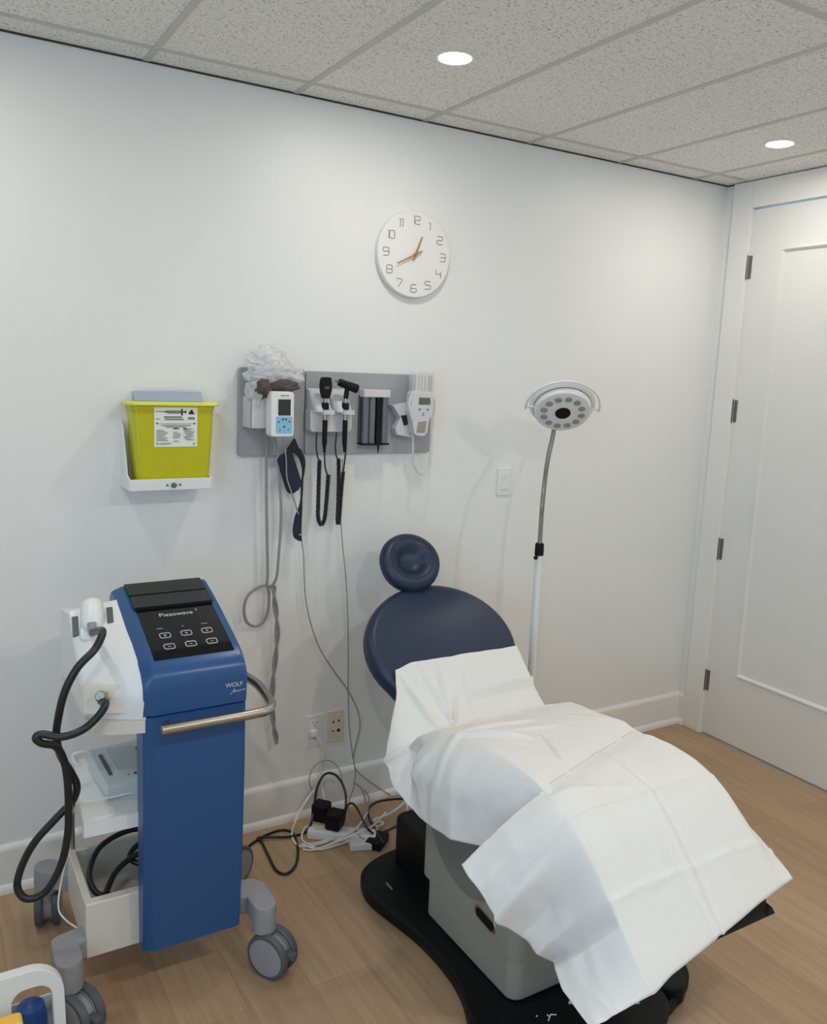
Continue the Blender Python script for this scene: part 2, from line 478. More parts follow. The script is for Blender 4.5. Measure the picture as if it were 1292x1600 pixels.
# ------------------------------------------------------------------ wall clock
cx, cz, cr = -1.645, 2.098, .1515
clock = thing('wall_clock', 'round white wall clock with grey numerals and gold hands', 'clock', (cx, 0, cz - cr))
MB().lathe([(0, .002), (cr, .002), (cr, .020), (cr - .0015, .0225), (cr - .004, .0235), (0, .0235)], (cx, 0, cz), (0, -1, 0), 96).build('clock_face', 'clockface', clock)
DIG = {'0': [[(.15, .0), (.85, 0), (1, .15), (1, .85), (.85, 1), (.15, 1), (0, .85), (0, .15), (.15, 0)]],
       '1': [[(.3, .95), (.55, 1), (.55, 0)]],
       '2': [[(0, 1), (.85, 1), (1, .9), (1, .6), (.85, .5), (.15, .5), (0, .4), (0, .12), (.15, 0), (1, 0)]],
       '3': [[(0, 1), (.85, 1), (1, .88), (1, .12), (.85, 0), (0, 0)], [(.1, .5), (1, .5)]],
       '4': [[(.05, 1), (.05, .6), (.15, .5), (1, .5)], [(.95, .8), (.95, 0)]],
       '5': [[(1, 1), (.15, 1), (0, .9), (0, .6), (.15, .5), (.85, .5), (1, .4), (1, .12), (.85, 0), (0, 0)]],
       '6': [[(.95, 1), (.15, 1), (0, .88), (0, .12), (.15, 0), (.85, 0), (1, .12), (1, .4), (.85, .52), (0, .52)]],
       '7': [[(0, 1), (.85, 1), (1, .85), (.35, 0)]],
       '8': [[(.15, .5), (.02, .62), (.02, .88), (.15, 1), (.85, 1), (.98, .88), (.98, .62), (.85, .5), (.15, .5), (0, .38), (0, .12), (.15, 0), (.85, 0), (1, .12), (1, .38), (.85, .5)]],
       '9': [[(.05, 0), (.85, 0), (1, .12), (1, .88), (.85, 1), (.15, 1), (0, .88), (0, .6), (.15, .48), (1, .48)]]}
for h in range(1, 13):
    a = math.radians(90 - 30 * h)
    hx, hz = cx + math.cos(a) * .119, cz + math.sin(a) * .119
    w = MB(); s = str(h); W, Hh = .0235, .0275
    if len(s) == 2: W = .0205
    for i, ch in enumerate(s):
        off = (i - (len(s) - 1) / 2) * (W * (.68 if s != '11' else .5))
        for line in DIG[ch]:
            w.tube([(hx + off + (p[0] - .5) * W, -.0238, hz + (p[1] - .5) * Hh) for p in line], .0016, 6)
    w.build('numeral', 'numeral', clock, wn=False)
def hand(name, ang, ln, tail, wd, dpt):
    a = math.radians(90 - ang); d = V((math.cos(a), 0, math.sin(a))); s = V((-d.z, 0, d.x))
    c = V((cx, dpt, cz))
    w = MB()
    w.loft([[c + d * k + s * q + V((0, e, 0)) for q, e in ((-ww, 0), (ww, 0), (ww, -.0015), (-ww, -.0015))] for k, ww in ((-tail, wd), (0, wd * 1.15), (ln, wd * .75))])
    w.build(name, 'gold', clock, wn=False)
hand('hour_hand', 22, .068, .022, .0032, -.029)
hand('minute_hand', 243, .086, .028, .0026, -.033)
MB().lathe([(0, .0235), (.005, .0235), (.005, .036), (0, .037)], (cx, 0, cz), (0, -1, 0), 20).build('pivot', 'gold', clock)

# ------------------------------------------------------------------ switch and outlets
def plate(name, x0, x1, z0, z1, m, parent):
    return MB().box(x0, x1, -.006, 0, z0, z1, .003, 2).build(name, m, parent)
sw = thing('light_switch', 'white rocker light switch on the wall left of the exam lamp', 'switch', (-1.17, 0, 1.196))
plate('switch_plate', -1.205, -1.135, 1.196, 1.309, 'white', sw)
MB().prism([(-.005, 1.22), (-.0095, 1.222), (-.0065, 1.253), (-.0095, 1.284), (-.005, 1.286)], 'x', -1.187, -1.153, .0006, 1).build('rocker', 'white', sw)
ou = thing('wall_outlet', 'white duplex wall outlet with a white plug in its lower socket', 'outlet', (-1.992, 0, .272))
plate('outlet_plate', -2.028, -1.957, .272, .398, 'white', ou)
for z in (.362, .309):
    w = MB().prism(rrect(-2.011, -1.974, z - .017, z + .017, .010), 'y', -.0075, -.005)
    q = w.build('socket', 'white', ou)
    w = MB()
    w.box(-2.0005, -1.9985, -.0079, -.007, z, z + .009).box(-1.9865, -1.9845, -.0079, -.007, z + .001, z + .008)
    w.cyl((-1.9925, -.0079, z - .007), (-1.9925, -.007, z - .007), .0025, n=10)
    w.build('slots', 'ink', q, wn=False)
dp = thing('data_outlet', 'ivory four port data outlet right of the duplex outlet', 'outlet', (-1.905, 0, .274))
plate('outlet_plate', -1.940, -1.870, .274, .400, 'ivory', dp)
MB().box(-1.927, -1.883, -.0075, -.005, .292, .382, .001, 1).build('port_insert', 'ivory', dp)
for dx, dz, s in ((-.011, .019, .0035), (.011, .021, .0035), (-.012, -.018, .003), (.011, -.018, .0058)):
    MB().box(-1.905 + dx - s, -1.905 + dx + s, -.0085, -.007, .337 + dz - s, .337 + dz + s).build('port', 'ink', dp, wn=False)

# ------------------------------------------------------------------ sharps container
br = thing('sharps_bracket', 'white wall bracket with a lock that cradles the yellow sharps bin', 'bracket', (-2.545, 0, 1.288))
w = MB().box(-2.655, -2.42, -.012, 0, 1.295, 1.56, .004)
w.box(-2.676, -2.424, -.118, 0, 1.288, 1.296, .003)
w.build('bracket_body', 'white', br)
for xw in (-2.6785, -2.4265):
    MB().prism([(0, 1.288), (-.115, 1.288), (-.118, 1.293), (-.118, 1.322), (-.112, 1.326), (-.085, 1.335), (-.035, 1.48), (0, 1.50)], 'x', xw, xw + .005, .0015, 1).build('side_wing', 'white', br)
MB().box(-2.676, -2.424, -.1205, -.1145, 1.288, 1.324, .002).build('front_lip', 'white', br)
MB().lathe([(0, .120), (.0085, .120), (.0085, .126), (.006, .128), (0, .128)], (-2.544, 0, 1.304), (0, -1, 0), 24).build('lock', 'nickel', br)
for dx in (-.02, .02):
    MB().lathe([(0, .120), (.0042, .120), (.0035, .1225), (0, .123)], (-2.544 + dx, 0, 1.304), (0, -1, 0), 14).build('screw', 'nickel', br)
sh = thing('sharps_container', 'yellow sharps disposal bin with a white printed label on the wall', 'sharps bin', (-2.54, -.06, 1.297))
def taper(z, w0, y0, y1, r):
    return [(p[0], p[1], z) for p in rrect(-2.5385 - w0, -2.5385 + w0, y0, y1, r)]
rows = [taper(1.297, .108, -.105, -.018, .02), taper(1.302, .112, -.110, -.017, .02), taper(1.40, .119, -.1125, -.016, .02), taper(1.535, .1265, -.116, -.015, .02), taper(1.5352, .129, -.118, -.014, .02), taper(1.549, .130, -.119, -.014, .02)]
MB().loft(rows).build('bin_body', 'yellow', sh, sharp=50)
rows = [taper(1.549, .136, -.124, -.013, .02), taper(1.551, .142, -.128, -.012, .022), taper(1.556, .143, -.129, -.012, .022), taper(1.560, .140, -.126, -.013, .02)]
MB().loft(rows).build('rim', 'yellowrim', sh, sharp=50)
MB().prism([(-.055, 1.560), (-.033, 1.590), (-.016, 1.590), (-.016, 1.560)], 'x', -2.645, -2.428, .004, 2).build('lid_flap', 'bluegrey', sh)
lx0, lx1, lz0, lz1 = -2.601, -2.468, 1.423, 1.5445
def ly(z): return -.1125 - (z - 1.40) / (1.535 - 1.40) * .0035 - .0009
lab = MB().prism([(ly(lz0) - .0006, lz0), (ly(lz1) - .0016, lz1), (ly(lz1) + .002, lz1), (ly(lz0) + .002, lz0)], 'x', lx0, lx1).build('label', 'paper', sh, wn=False)
w, w2 = MB(), MB()
def lrect(W, u0, u1, v0, v1):
    x0, x1 = lx0 + (lx1 - lx0) * u0, lx0 + (lx1 - lx0) * u1
    z0, z1 = lz1 + (lz0 - lz1) * v1, lz1 + (lz0 - lz1) * v0
    yy = ly((z0 + z1) / 2) - .0018
    W.box(x0, x1, yy - .0006, yy + .002, z0, z1)
lrect(w, .04, .24, .10, .112); lrect(w, .24, .30, .09, .125); lrect(w2, .30, .62, .075, .15); lrect(w, .62, .655, .03, .20); lrect(w, .655, .73, .095, .125); lrect(w, .71, .735, .07, .15)
for k in range(3):
    a = math.radians(90 + 120 * k); uu, vv = .86 + .035 * math.cos(a), .12 - .035 * math.sin(a)
    lrect(w, uu - .03, uu + .03, vv - .03, vv + .03)
lrect(w2, .04, .12, .28, .30); lrect(w2, .22, .64, .22, .26); lrect(w2, .24, .68, .28, .315); lrect(w2, .78, .94, .24, .30)
lrect(w, .04, .08, .385, .42); lrect(w2, .08, .93, .40, .408); lrect(w, .91, .95, .385, .42)
for r_ in range(2): lrect(w2, .16 + .1 * r_, .84 - .12 * r_, .44 + .04 * r_, .46 + .04 * r_)
random.seed(3)
for r_ in range(8):
    lrect(w2, .05, .18 + .16 * random.random(), .57 + .037 * r_, .582 + .037 * r_)
    if r_ not in (1, 6): lrect(w2, .43, .50 + .14 * random.random(), .53 + .045 * r_, .545 + .045 * r_)
    lrect(w2, .67 + .08 * random.random(), .84 + .1 * random.random(), .53 + .04 * r_, .545 + .04 * r_)
lrect(w, .44, .55, .515, .545); lrect(w, .67, .76, .52, .55)
lrect(w, .05, .08, .90, .93); lrect(w2, .11, .38, .905, .925); lrect(w2, .9, .94, .91, .94)
w.build('lettering', 'ink', lab, wn=False); w2.build('lettering', 'greyink', lab, wn=False)

# ------------------------------------------------------------------ diagnostic wall board
bd = thing('diagnostic_board', 'long grey wall board that carries the diagnostic instruments', 'wall board', (-1.92, 0, 1.38))
MB().prism(rrect(-2.299, -2.063, 1.378, 1.675, .012), 'y', -.022, 0, .003).build('board_panel', 'board', bd)
MB().prism(rrect(-2.060, -1.543, 1.38, 1.670, .012), 'y', -.020, 0, .003).build('board_panel', 'board', bd)
YB = -.02

# instrument cradle
hd = thing('instrument_cradle', 'pale grey double cradle in the middle of the grey board', 'instrument holder', (-1.98, YB, 1.46))
MB().prism(rrect(-2.063, -1.903, 1.462, 1.545, .016), 'y', -.072, YB, .006, 2).build('cradle_body', 'lav', hd)
def scoop(xc):
    w = MB(); rows = []
    for k in range(13):
        t = k / 12; a = PI * t
        x = xc - math.cos(a) * .036
        dep = .030 + .055 * math.sin(a) ** .7
        rows.append([V((x, YB - .004, 1.612 - .0 * dep)), V((x, YB - dep * .35, 1.606)), V((x, YB - dep * .75, 1.57)), V((x, YB - dep, 1.545)), V((x, YB - dep, 1.533)), V((x, YB - .004, 1.533))])
    w.loft(rows)
    return w
for xc in (-2.022, -1.945):
    q = scoop(xc).build('cup', 'lav', hd)
    MB().lathe([(0.014, 0), (.024, .0), (.024, .014), (.014, .014)], (xc + .012, -.098, 1.527), (0, 0, 1), 24, closed=True).build('ring', 'lav', q)

def scope_handle(t, xc, yc):
    MB().lathe([(0, 1.395), (.004, 1.395), (.0065, 1.42), (.0085, 1.425), (.0088, 1.505), (.0075, 1.507), (0, 1.507)], (xc, yc, 0), (0, 0, 1), 20).build('handle', 'black', t)
    MB().lathe([(0, 1.505), (.0072, 1.505), (.0072, 1.545), (0, 1.545)], (xc, yc, 0), (0, 0, 1), 18).build('neck', 'chrome', t)
    MB().lathe([(0, 1.543), (.0125, 1.543), (.0130, 1.549), (.012, 1.566), (0, 1.566)], (xc, yc, 0), (0, 0, 1), 20).build('collar', 'black', t)
    MB().lathe([(0, 1.565), (.0078, 1.565), (.0072, 1.582), (0, 1.582)], (xc, yc, 0), (0, 0, 1), 18).build('bayonet', 'chrome', t)
def coil_cord(t, px_thin1, px_coil, px_thin2, yy):
    MB().tube([at(u, v, y=yy) for u, v in px_thin1], .0028, 8, 5).build('cord', 'rubber', t, wn=False)
    MB().tube([at(u, v, y=yy - .005) for u, v in px_thin2], .0030, 8, 5).build('cord', 'rubber', t, wn=False)
    core = catmull([at(u, v, y=yy) for u, v in px_coil], 14)
    # resample to even steps and wind the cord round it
    L = [0]
    for a, b in zip(core, core[1:]): L.append(L[-1] + (b - a).length)
    n = int(L[-1] / .0011); pts = []; j = 0
    for k in range(n):
        s = L[-1] * k / (n - 1)
        while j < len(L) - 2 and L[j + 1] < s: j += 1
        f = (s - L[j]) / max(1e-9, L[j + 1] - L[j]); p = core[j].lerp(core[j + 1], f); d = (core[j + 1] - core[j]).normalized()
        u = V((0, 1, 0)); w_ = d.cross(u).normalized(); a = 2 * PI * s / .0052
        pts.append(p + (u * math.cos(a) + w_ * math.sin(a)) * .0062)
    MB().tube(pts, .0026, 5).build('coiled_cord', 'rubber', t, wn=False)

op = thing('ophthalmoscope', 'black shield headed scope hanging in the left side of the cradle', 'ophthalmoscope', (-2.009, -.1, 1.395))
xc, yc = at(509, 640, y=-.098).x, -.098
scope_handle(op, xc, yc)
prof = [(-.011, 1.580), (.011, 1.580), (.019, 1.605), (.0205, 1.625), (.017, 1.648), (.013, 1.652), (-.013, 1.652), (-.017, 1.648), (-.0205, 1.625), (-.019, 1.605)]
q = MB().prism([(xc + a, b) for a, b in prof], 'y', yc - .011, yc + .011, .005, 2).build('scope_head', 'black', op)
MB().box(xc - .008, xc + .008, yc - .0125, yc - .0105, 1.612, 1.620, .001, 1).build('lens_window', 'dgrey', q)
coil_cord(op, [(496, 672), (495, 695), (497, 712), (500, 719)],
          [(500, 718), (499, 750), (498, 785), (498, 808), (503, 819), (508, 809), (511, 780), (513, 755), (514, 741)],
          [(513, 742), (509, 730), (508, 712), (508, 694)], -.062)

ot = thing('otoscope', 'black hammer shaped otoscope hanging in the right side of the cradle', 'otoscope', (-1.94, -.1, 1.395))
xc = at(540.5, 640, y=-.098).x
scope_handle(ot, xc, yc)
hc = V((xc + .006, yc, 1.626)); ax = V((.92, -.12, -.30)).normalized()
q = MB().lathe([(0, -.034), (.012, -.034), (.0135, -.030), (.0135, -.006), (.0125, -.004), (.0145, .0), (.016, .034), (.0145, .038), (0, .038)], hc, ax, 24).build('scope_head', 'black', ot)
MB().cyl((xc, yc, 1.58), hc, .0085, n=16).build('stem', 'black', q)
MB().lathe([(0, -.048), (.002, -.048), (.0035, -.034), (0, -.034)], hc, ax, 14).build('tip', 'dgrey', q)
coil_cord(ot, [(527, 672), (525, 695), (526, 710), (529, 717)],
          [(530, 716), (530, 745), (529, 785), (528, 806), (529, 818), (531, 806), (533, 780), (535, 755), (537, 736)],
          [(537, 737), (539, 722), (541, 705), (542, 694)], -.060)

# specula dispenser
sd = thing('specula_dispenser', 'dark grey specula dispenser with a pale cap on the grey board', 'dispenser', (-1.79, YB, 1.4))
MB().box(-1.853, -1.745, -.062, YB, 1.585, 1.613, .004).build('cap', 'lav', sd)
for k in range(4):
    xk = -1.838 + k * .0262
    MB().cyl((xk, -.045, 1.42), (xk, -.045, 1.586), .0125, n=18).build('tube', 'beads' if k != 2 else 'black', sd)
MB().box(-1.855, -1.745, -.028, YB, 1.42, 1.59).build('backplate', 'dgrey', sd)
MB().box(-1.856, -1.745, -.062, YB, 1.414, 1.421, .002).build('bottom_plate', 'black', sd)
MB().cyl((-1.784, -.05, 1.415), (-1.784, -.05, 1.385), .0042, .0022, n=12).build('peg', 'black', sd)

# thermometer
tb_ = thing('thermometer_bracket', 'pale grey wall bracket under the thermometer at the board end', 'bracket', (-1.66, YB, 1.46))
P = [at(u, v, y=-.055) for u, v in [(614, 632), (640, 628), (650, 640), (650, 678), (645, 683), (620, 678), (618, 668), (626, 652)]]
MB().prism([(p.x, p.z) for p in P], 'y', -.06, YB, .003).build('bracket_body', 'lav', tb_)
P = [at(u, v, y=-.0605) for u, v in [(627, 648), (640, 647), (644, 660), (632, 664)]]
MB().prism([(p.x, p.z) for p in P], 'y', -.0615, -.058).build('decal', 'ink', tb_, wn=False)
th = thing('electronic_thermometer', 'white electronic thermometer with a small screen at the right end of the board', 'thermometer', (-1.61, -.07, 1.49))
yt = -.10
def pr(u, v, yy=yt): p = at(u, v, y=yy); return (p.x, p.z)
MB().prism([pr(*p) for p in [(645, 612), (650, 609), (676, 611), (679, 616), (678, 645), (672, 655), (669, 676), (664, 681), (652, 680), (648, 676), (645, 655), (642, 640)]], 'y', yt, -.06, .005, 2).build('thermometer_body', 'lav', th)
MB().prism([pr(*p) for p in [(656, 620), (673, 620.5), (673, 631), (655, 631)]], 'y', yt - .0015, yt + .002).build('screen', 'lcd', th, wn=False)
for u, v in ((656.5, 638.5), (669, 639)): MB().cyl(at(u, v, y=yt - .0015), at(u, v, y=yt + .002), .0042, n=14).build('button', 'dgrey', th)
MB().cyl(at(661.5, 646, y=yt - .0015), at(661.5, 646, y=yt + .002), .0062, n=14).build('button', 'grey', th)
MB().prism([pr(*p) for p in [(654, 658), (668, 656), (665, 675), (651, 675)]], 'y', yt - .0015, yt + .003, .002, 1).build('grip_pad', mat('olive_pad', (150, 148, 128), .6), th)
MB().tube([at(u, v, y=yt + .004) for u, v in [(645, 615), (640, 628), (641, 640), (645, 655)]], .006, 8, 5).build('probe', 'lav', th)
MB().tube([at(u, v, y=-.075) for u, v in [(645, 655), (646, 680), (646, 705), (648, 725), (656, 739), (664, 737), (671, 722), (674, 690), (677, 660), (680, 630), (677, 618)]], .0038, 8, 6).build('probe_cord', 'lav', th, wn=False)
pb = thing('probe_cover_box', 'clear box of probe covers on top of the thermometer', 'box', at(662, 611, y=-.06))
bx0, bx1 = at(648, 595, y=-.085).x, at(677, 595, y=-.085).x
bz0, bz1 = at(660, 611, y=-.085).z, at(660, 580, y=-.085).z
MB().box(bx0, bx1, -.095, -.045, bz0, bz1, .003).build('box_shell', 'clear', pb)
w = MB()
for i in range(4):
    for j in range(3):
        w.cyl((bx0 + .012 + i * .0135, -.085 + j * .014, bz0 + .004), (bx0 + .012 + i * .0135, -.085 + j * .014, bz1 - .008 - .004 * ((i + j) % 3)), .0045, .0055, 10)
w.build('probe_covers', 'white', pb)

# blood pressure monitor, its basket, bag and cuff
bk = thing('cuff_basket', 'pale grey wall basket behind the blood pressure monitor', 'basket', (-2.22, YB, 1.45))
b0, b1 = at(386, 668, y=-.06), at(432, 610, y=-.06)
w = MB().box(b0.x, b1.x + .03, -.10, -.095, b0.z, b1.z - .02, .002).box(b0.x, b0.x + .005, -.10, YB, b0.z, b1.z - .02, .002).box(b1.x + .025, b1.x + .03, -.10, YB, b0.z, b1.z - .02, .002).box(b0.x, b1.x + .03, -.10, YB, b0.z, b0.z + .005, .002)
w.build('basket_shell', 'lav', bk)
bp_ = thing('blood_pressure_monitor', 'white blood pressure monitor with pale blue keypad on the grey board', 'monitor', (-2.17, -.12, 1.445))
ym = -.155
f0, f1 = at(424, 682, y=ym), at(461.5, 611, y=ym)
MB().prism(rrect(f0.x, f1.x, f0.z, f1.z, .012), 'y', ym, ym + .05, .006, 2).build('monitor_body', 'white', bp_)
MB().prism(rrect(f0.x + .002, f1.x - .002, f0.z + .002, f1.z - .002, .012), 'y', ym + .05, -.101, .003).build('monitor_back', mat('blue_grey_back', (150, 178, 190), .45), bp_)
s0, s1 = at(435.5, 648, y=ym), at(455, 623, y=ym)
MB().prism(rrect(s0.x, s1.x, s0.z, s1.z, .001), 'y', ym - .0015, ym + .002).build('screen', 'screen', bp_, wn=False)
k0, k1 = at(432, 676, y=ym), at(457.5, 650, y=ym)
kp = MB().prism(rrect(k0.x, k1.x, k0.z, k1.z, .003), 'y', ym - .0012, ym + .002).build('keypad', 'lblue', bp_, wn=False)
for u, v, r in ((442.5, 654, .0035), (447.5, 654, .0035), (436, 658, .003), (453, 657.5, .003), (444.5, 665.5, .0036), (438, 671, .0022), (451, 670, .0022)):
    c = at(u, v, y=ym)
    MB().cyl((c.x, ym - .0022, c.z), (c.x, ym + .001, c.z), r, n=12).build('key', 'btn', kp)
w = MB(); c = at(446, 617, y=ym)
w.box(c.x - .014, c.x + .014, ym - .0006, ym + .001, c.z - .0015, c.z + .0015)
w.build('marking', 'greyink', bp_, wn=False)
# hoses of the monitor: two tubes that hang down, one loops, both end twisted together
def smooth_px(pts, yy): return [at(u, v, y=yy) for u, v in pts]
h1 = [(416, 648), (417, 690), (417, 760), (418, 830), (419, 890), (418, 912)]
loop = [(421, 925), (420, 950), (413, 969), (400, 977), (387, 971), (382, 953), (386, 933), (398, 920), (412, 914), (424, 915)]
tw1 = smooth_px(h1, -.04) + smooth_px(loop, -.035)
tw2 = smooth_px([(430, 682), (434, 700), (437, 740), (440, 790), (439, 830), (436, 870), (433, 900)], -.055)
core = catmull(smooth_px([(428, 915), (431, 945), (434, 975), (433, 1010), (429, 1045), (426, 1080), (426, 1110), (430, 1140), (433, 1160)], -.045), 8)
a_, b_ = [], []
for i, p in enumerate(core):
    t = i / (len(core) - 1); ph = t * 2 * PI * 3.2; r = .0052
    d = V((math.cos(ph), math.sin(ph), 0)) * r
    a_.append(p + d); b_.append(p - d)
MB().tube(catmull(tw1, 5) + catmull([tw1[-1]] + a_[:3], 2)[1:] + a_[3:], .0052, 8).build('air_hose', 'greyhose', bp_, wn=False)
MB().tube(catmull(tw2 + b_[:2], 5) + b_[2:], .0050, 8).build('air_hose', 'greyhose', bp_, wn=False)

# clear bag stuffed with brown cloth
def crumple(c, r, amp, sc, seed, sub=5):
    tb = bmesh.new(); bmesh.ops.create_icosphere(tb, subdivisions=sub, radius=1)
    for v in tb.verts:
        n = v.co.normalized()
        q = n * (1 + amp * noise.noise(n * sc + V((seed, 0, 0))) + amp * .5 * abs(noise.noise(n * sc * 2.3 + V((0, seed, 0)))) + amp * .12 * noise.noise(n * sc * 5 + V((0, 0, seed))))
        v.co = V((q.x * r[0], q.y * r[1], q.z * r[2])) + V(c)
    w = MB(); w._merge(tb)
    return w
c1 = at(430, 586, y=-.075); c2 = at(404, 612, y=-.08); c3 = at(420, 560, y=-.06)
bag = crumple((c1.x, -.072, c1.z), (.088, .042, .045), .35, 2.6, 3)
tb2 = crumple((c2.x, -.075, c2.z), (.036, .04, .055), .35, 2.6, 8, 4); me = bpy.data.meshes.new('t'); tb2.bm.to_mesh(me); bag.mesh(me, Matrix.Identity(4))
tb2 = crumple((c3.x, -.055, c3.z), (.062, .028, .038), .45, 2.4, 12, 4); me = bpy.data.meshes.new('t'); tb2.bm.to_mesh(me); bag.mesh(me, Matrix.Identity(4))
bag = bag.build('plastic_bag', 'bag', sharp=70, wn=False); tag(bag, 'crumpled clear plastic bag on top of the basket at the board end', 'bag')
c = at(440, 602, y=-.09)
cl = crumple((c.x, -.098, c.z), (.056, .030, .022), .25, 2, 5)
c = at(412, 606, y=-.1); t2 = crumple((c.x, -.108, c.z), (.026, .022, .03), .3, 2, 9, 4); me = bpy.data.meshes.new('t'); t2.bm.to_mesh(me); cl.mesh(me, Matrix.Identity(4))
cl = cl.build('folded_cuff', 'brown', sharp=70, wn=False); tag(cl, 'dark brown folded cloth cuff showing under the clear bag', 'cuff')

cu = thing('arm_cuff', 'navy cloth arm cuff hanging below the blood pressure monitor', 'cuff', (-2.11, -.05, 1.09))
def slab_px(pts, yy, th, bev=.003):
    P = [at(u, v, y=yy) for u, v in pts]
    return MB().prism([(p.x, p.z) for p in P], 'y', yy - th / 2, yy + th / 2, bev, 2)
slab_px([(434, 718), (437, 712), (453, 702), (457, 707), (471, 750), (471, 757), (466, 764), (457, 771), (451, 769), (447, 760)], -.06, .022, .006).build('bladder_pad', 'navycloth', cu)
slab_px([(461, 683), (464, 690), (473, 714), (471, 718), (463, 708), (450, 703), (449, 701)], -.055, .010, .002).build('fold', mat('dark_cloth', (34, 30, 40), .9), cu)
rows = []
for (u, v, hw, tw) in [(466, 700, .010, 0), (473, 716, .010, .2), (475, 732, .006, .8), (473, 752, .006, 1.2), (472, 775, .006, 1.2), (470, 792, .008, .6), (467, 806, .013, .2), (465, 826, .0155, 0), (466, 838, .014, 0), (470, 844, .006, 0)]:
    c = at(u, v, y=-.05); d = V((math.cos(tw), math.sin(tw), 0))
    e = V((-d.y, d.x, 0)) * .0035
    rows.append([c + d * hw + e, c - d * hw + e, c - d * hw - e, c + d * hw - e])
rows2 = []
for k in range(4):
    col_ = catmull([r[k] for r in rows], 4)
    rows2.append(col_)
MB().loft([[rows2[k][i] for k in range(4)] for i in range(len(rows2[0]))]).build('strap', 'navycloth', cu, sharp=60)
c = at(469.5, 834, y=-.056); MB().lathe([(0, 0), (.0045, 0), (.0045, .002), (0, .002)], (c.x, c.y, c.z), (0, -1, 0), 14).build('eyelet', 'chrome', cu)
# thin cables on the wall
cb_ = MB().tube(smooth_px([(443, 683), (446, 700), (448, 720), (449, 745), (455, 765), (462, 785), (467, 802)], -.075), .0026, 8, 6).tube(smooth_px([(472, 843), (475, 868), (478, 930), (487, 975), (502, 1015), (525, 1050), (545, 1078), (560, 1110), (563, 1135), (556, 1165), (553, 1185), (560, 1205), (585, 1225), (612, 1242)], -.03), .0022, 8, 6).build('signal_cable', 'thin', wn=False)
tag(cb_, 'thin grey cable that hangs from the navy cuff down the wall to the floor', 'cable')
cb_ = MB().tube(smooth_px([(536, 716), (535, 760), (533, 800), (536, 850), (541, 900), (544, 960), (545, 1020), (545, 1090), (547, 1140), (552, 1180), (556, 1205), (553, 1230), (547, 1248), (545, 1262)], -.025), .0021, 8, 6).build('signal_cable', 'thin', wn=False)
tag(cb_, 'thin grey cable hanging straight down behind the otoscope cord', 'cable')

# ------------------------------------------------------------------ standing exam lamp
lx, lyy = -1.251, -.35
lamp = thing('exam_lamp', 'white standing exam lamp with a round multi LED head behind the chair', 'floor lamp', (lx, lyy, 0))
for k in range(5):
    a = math.radians(30 + 72 * k); d = V((math.cos(a), math.sin(a), 0))
    q = MB().tube([V((lx, lyy, .085)) + d * .02, V((lx, lyy, .083)) + d * .1, V((lx, lyy, .07)) + d * .2], [.014, .011], 10).build('leg', 'white', lamp)
    c = V((lx, lyy, .03)) + d * .2
    MB().cyl(c + V((-d.y, d.x, 0)) * .01, c - V((-d.y, d.x, 0)) * .01, .03, n=20, bev=.003).cyl(c, c + V((0, 0, .04)), .006, n=10).build('wheel', 'dgrey', q)
MB().cyl((lx, lyy, .07), (lx, lyy, .12), .03, .02, bev=.003).build('hub', 'white', lamp)
MB().cyl((lx, lyy, .10), (lx, lyy, 1.035), .0145, n=28).build('pole', 'white', lamp)
MB().lathe([(0, 1.025), (.0165, 1.025), (.0172, 1.03), (.0165, 1.066), (.013, 1.072), (0, 1.072)], (lx, lyy, 0), (0, 0, 1), 24).build('collar', 'black', lamp)
c = V((lx, lyy, 1.02)); MB().cyl(c, c + V((-.024, -.012, 0)), .004, n=10).ball(c + V((-.026, -.013, 0)), (.008, .008, .008)).build('knob', 'black', lamp)
hc = V((-1.184, -.35, 1.563))
# gooseneck
gp = [V((lx, lyy, 1.07)), V((lx, lyy, 1.15)), at(848, 790, y=-.347), at(852, 750, y=-.338), at(857, 715, y=-.315), at(864, 683, y=-.275), V((-1.128, -.252, 1.535)), hc + V((.035, .052, .055))]
core = catmull(gp, 40)
w = MB(); ring = []
w.tube(core, [.0092 if i % 2 else .0080 for i in range(len(core))], 14)
w.build('gooseneck', mat('dull_steel', (150, 149, 146), .35, .8), lamp)
ax = V((-.40, -.62, -.72)).normalized()     # the way the head looks
w = MB().lathe([(0, .014), (.060, .014), (.099, .010), (.104, .004), (.105, -.010), (.104, -.016), (.098, -.019), (.085, -.026), (.03, -.034), (0, -.035)], hc, ax, 64)
head = w.build('lamp_head', 'white', lamp)
MB().lathe([(.098, -.014), (.108, -.016), (.118, -.024), (.121, -.030), (.119, -.034), (.112, -.030), (.098, -.024)], hc, ax, 64, closed=True).build('back_shell', 'white', head)
MB().lathe([(.1052, -.0095), (.1062, -.0095), (.1062, -.0125), (.1052, -.0125)], hc, ax, 64, closed=True).build('seam', 'gap', head, wn=False)
fm = frame(hc, ax.cross(V((0, 0, 1))), V((0, 0, 1)))
fu = ax.cross(V((0, 0, 1))).normalized(); fv = fu.cross(ax).normalized()
MB().lathe([(0, .013), (.028, .013), (.028, .0165), (.024, .0175), (0, .0175)], hc, ax, 32).build('centre_cap', 'glassblack', head)
for k in range(12):
    a = 2 * PI * (k + .3) / 12; c = hc + fu * math.cos(a) * .070 + fv * math.sin(a) * .070
    MB().lathe([(0, .013), (.0135, .0135), (.0135, .0145), (.0105, .0165), (.009, .0150), (0, .0150)], c, ax, 20).build('led', 'led', head)
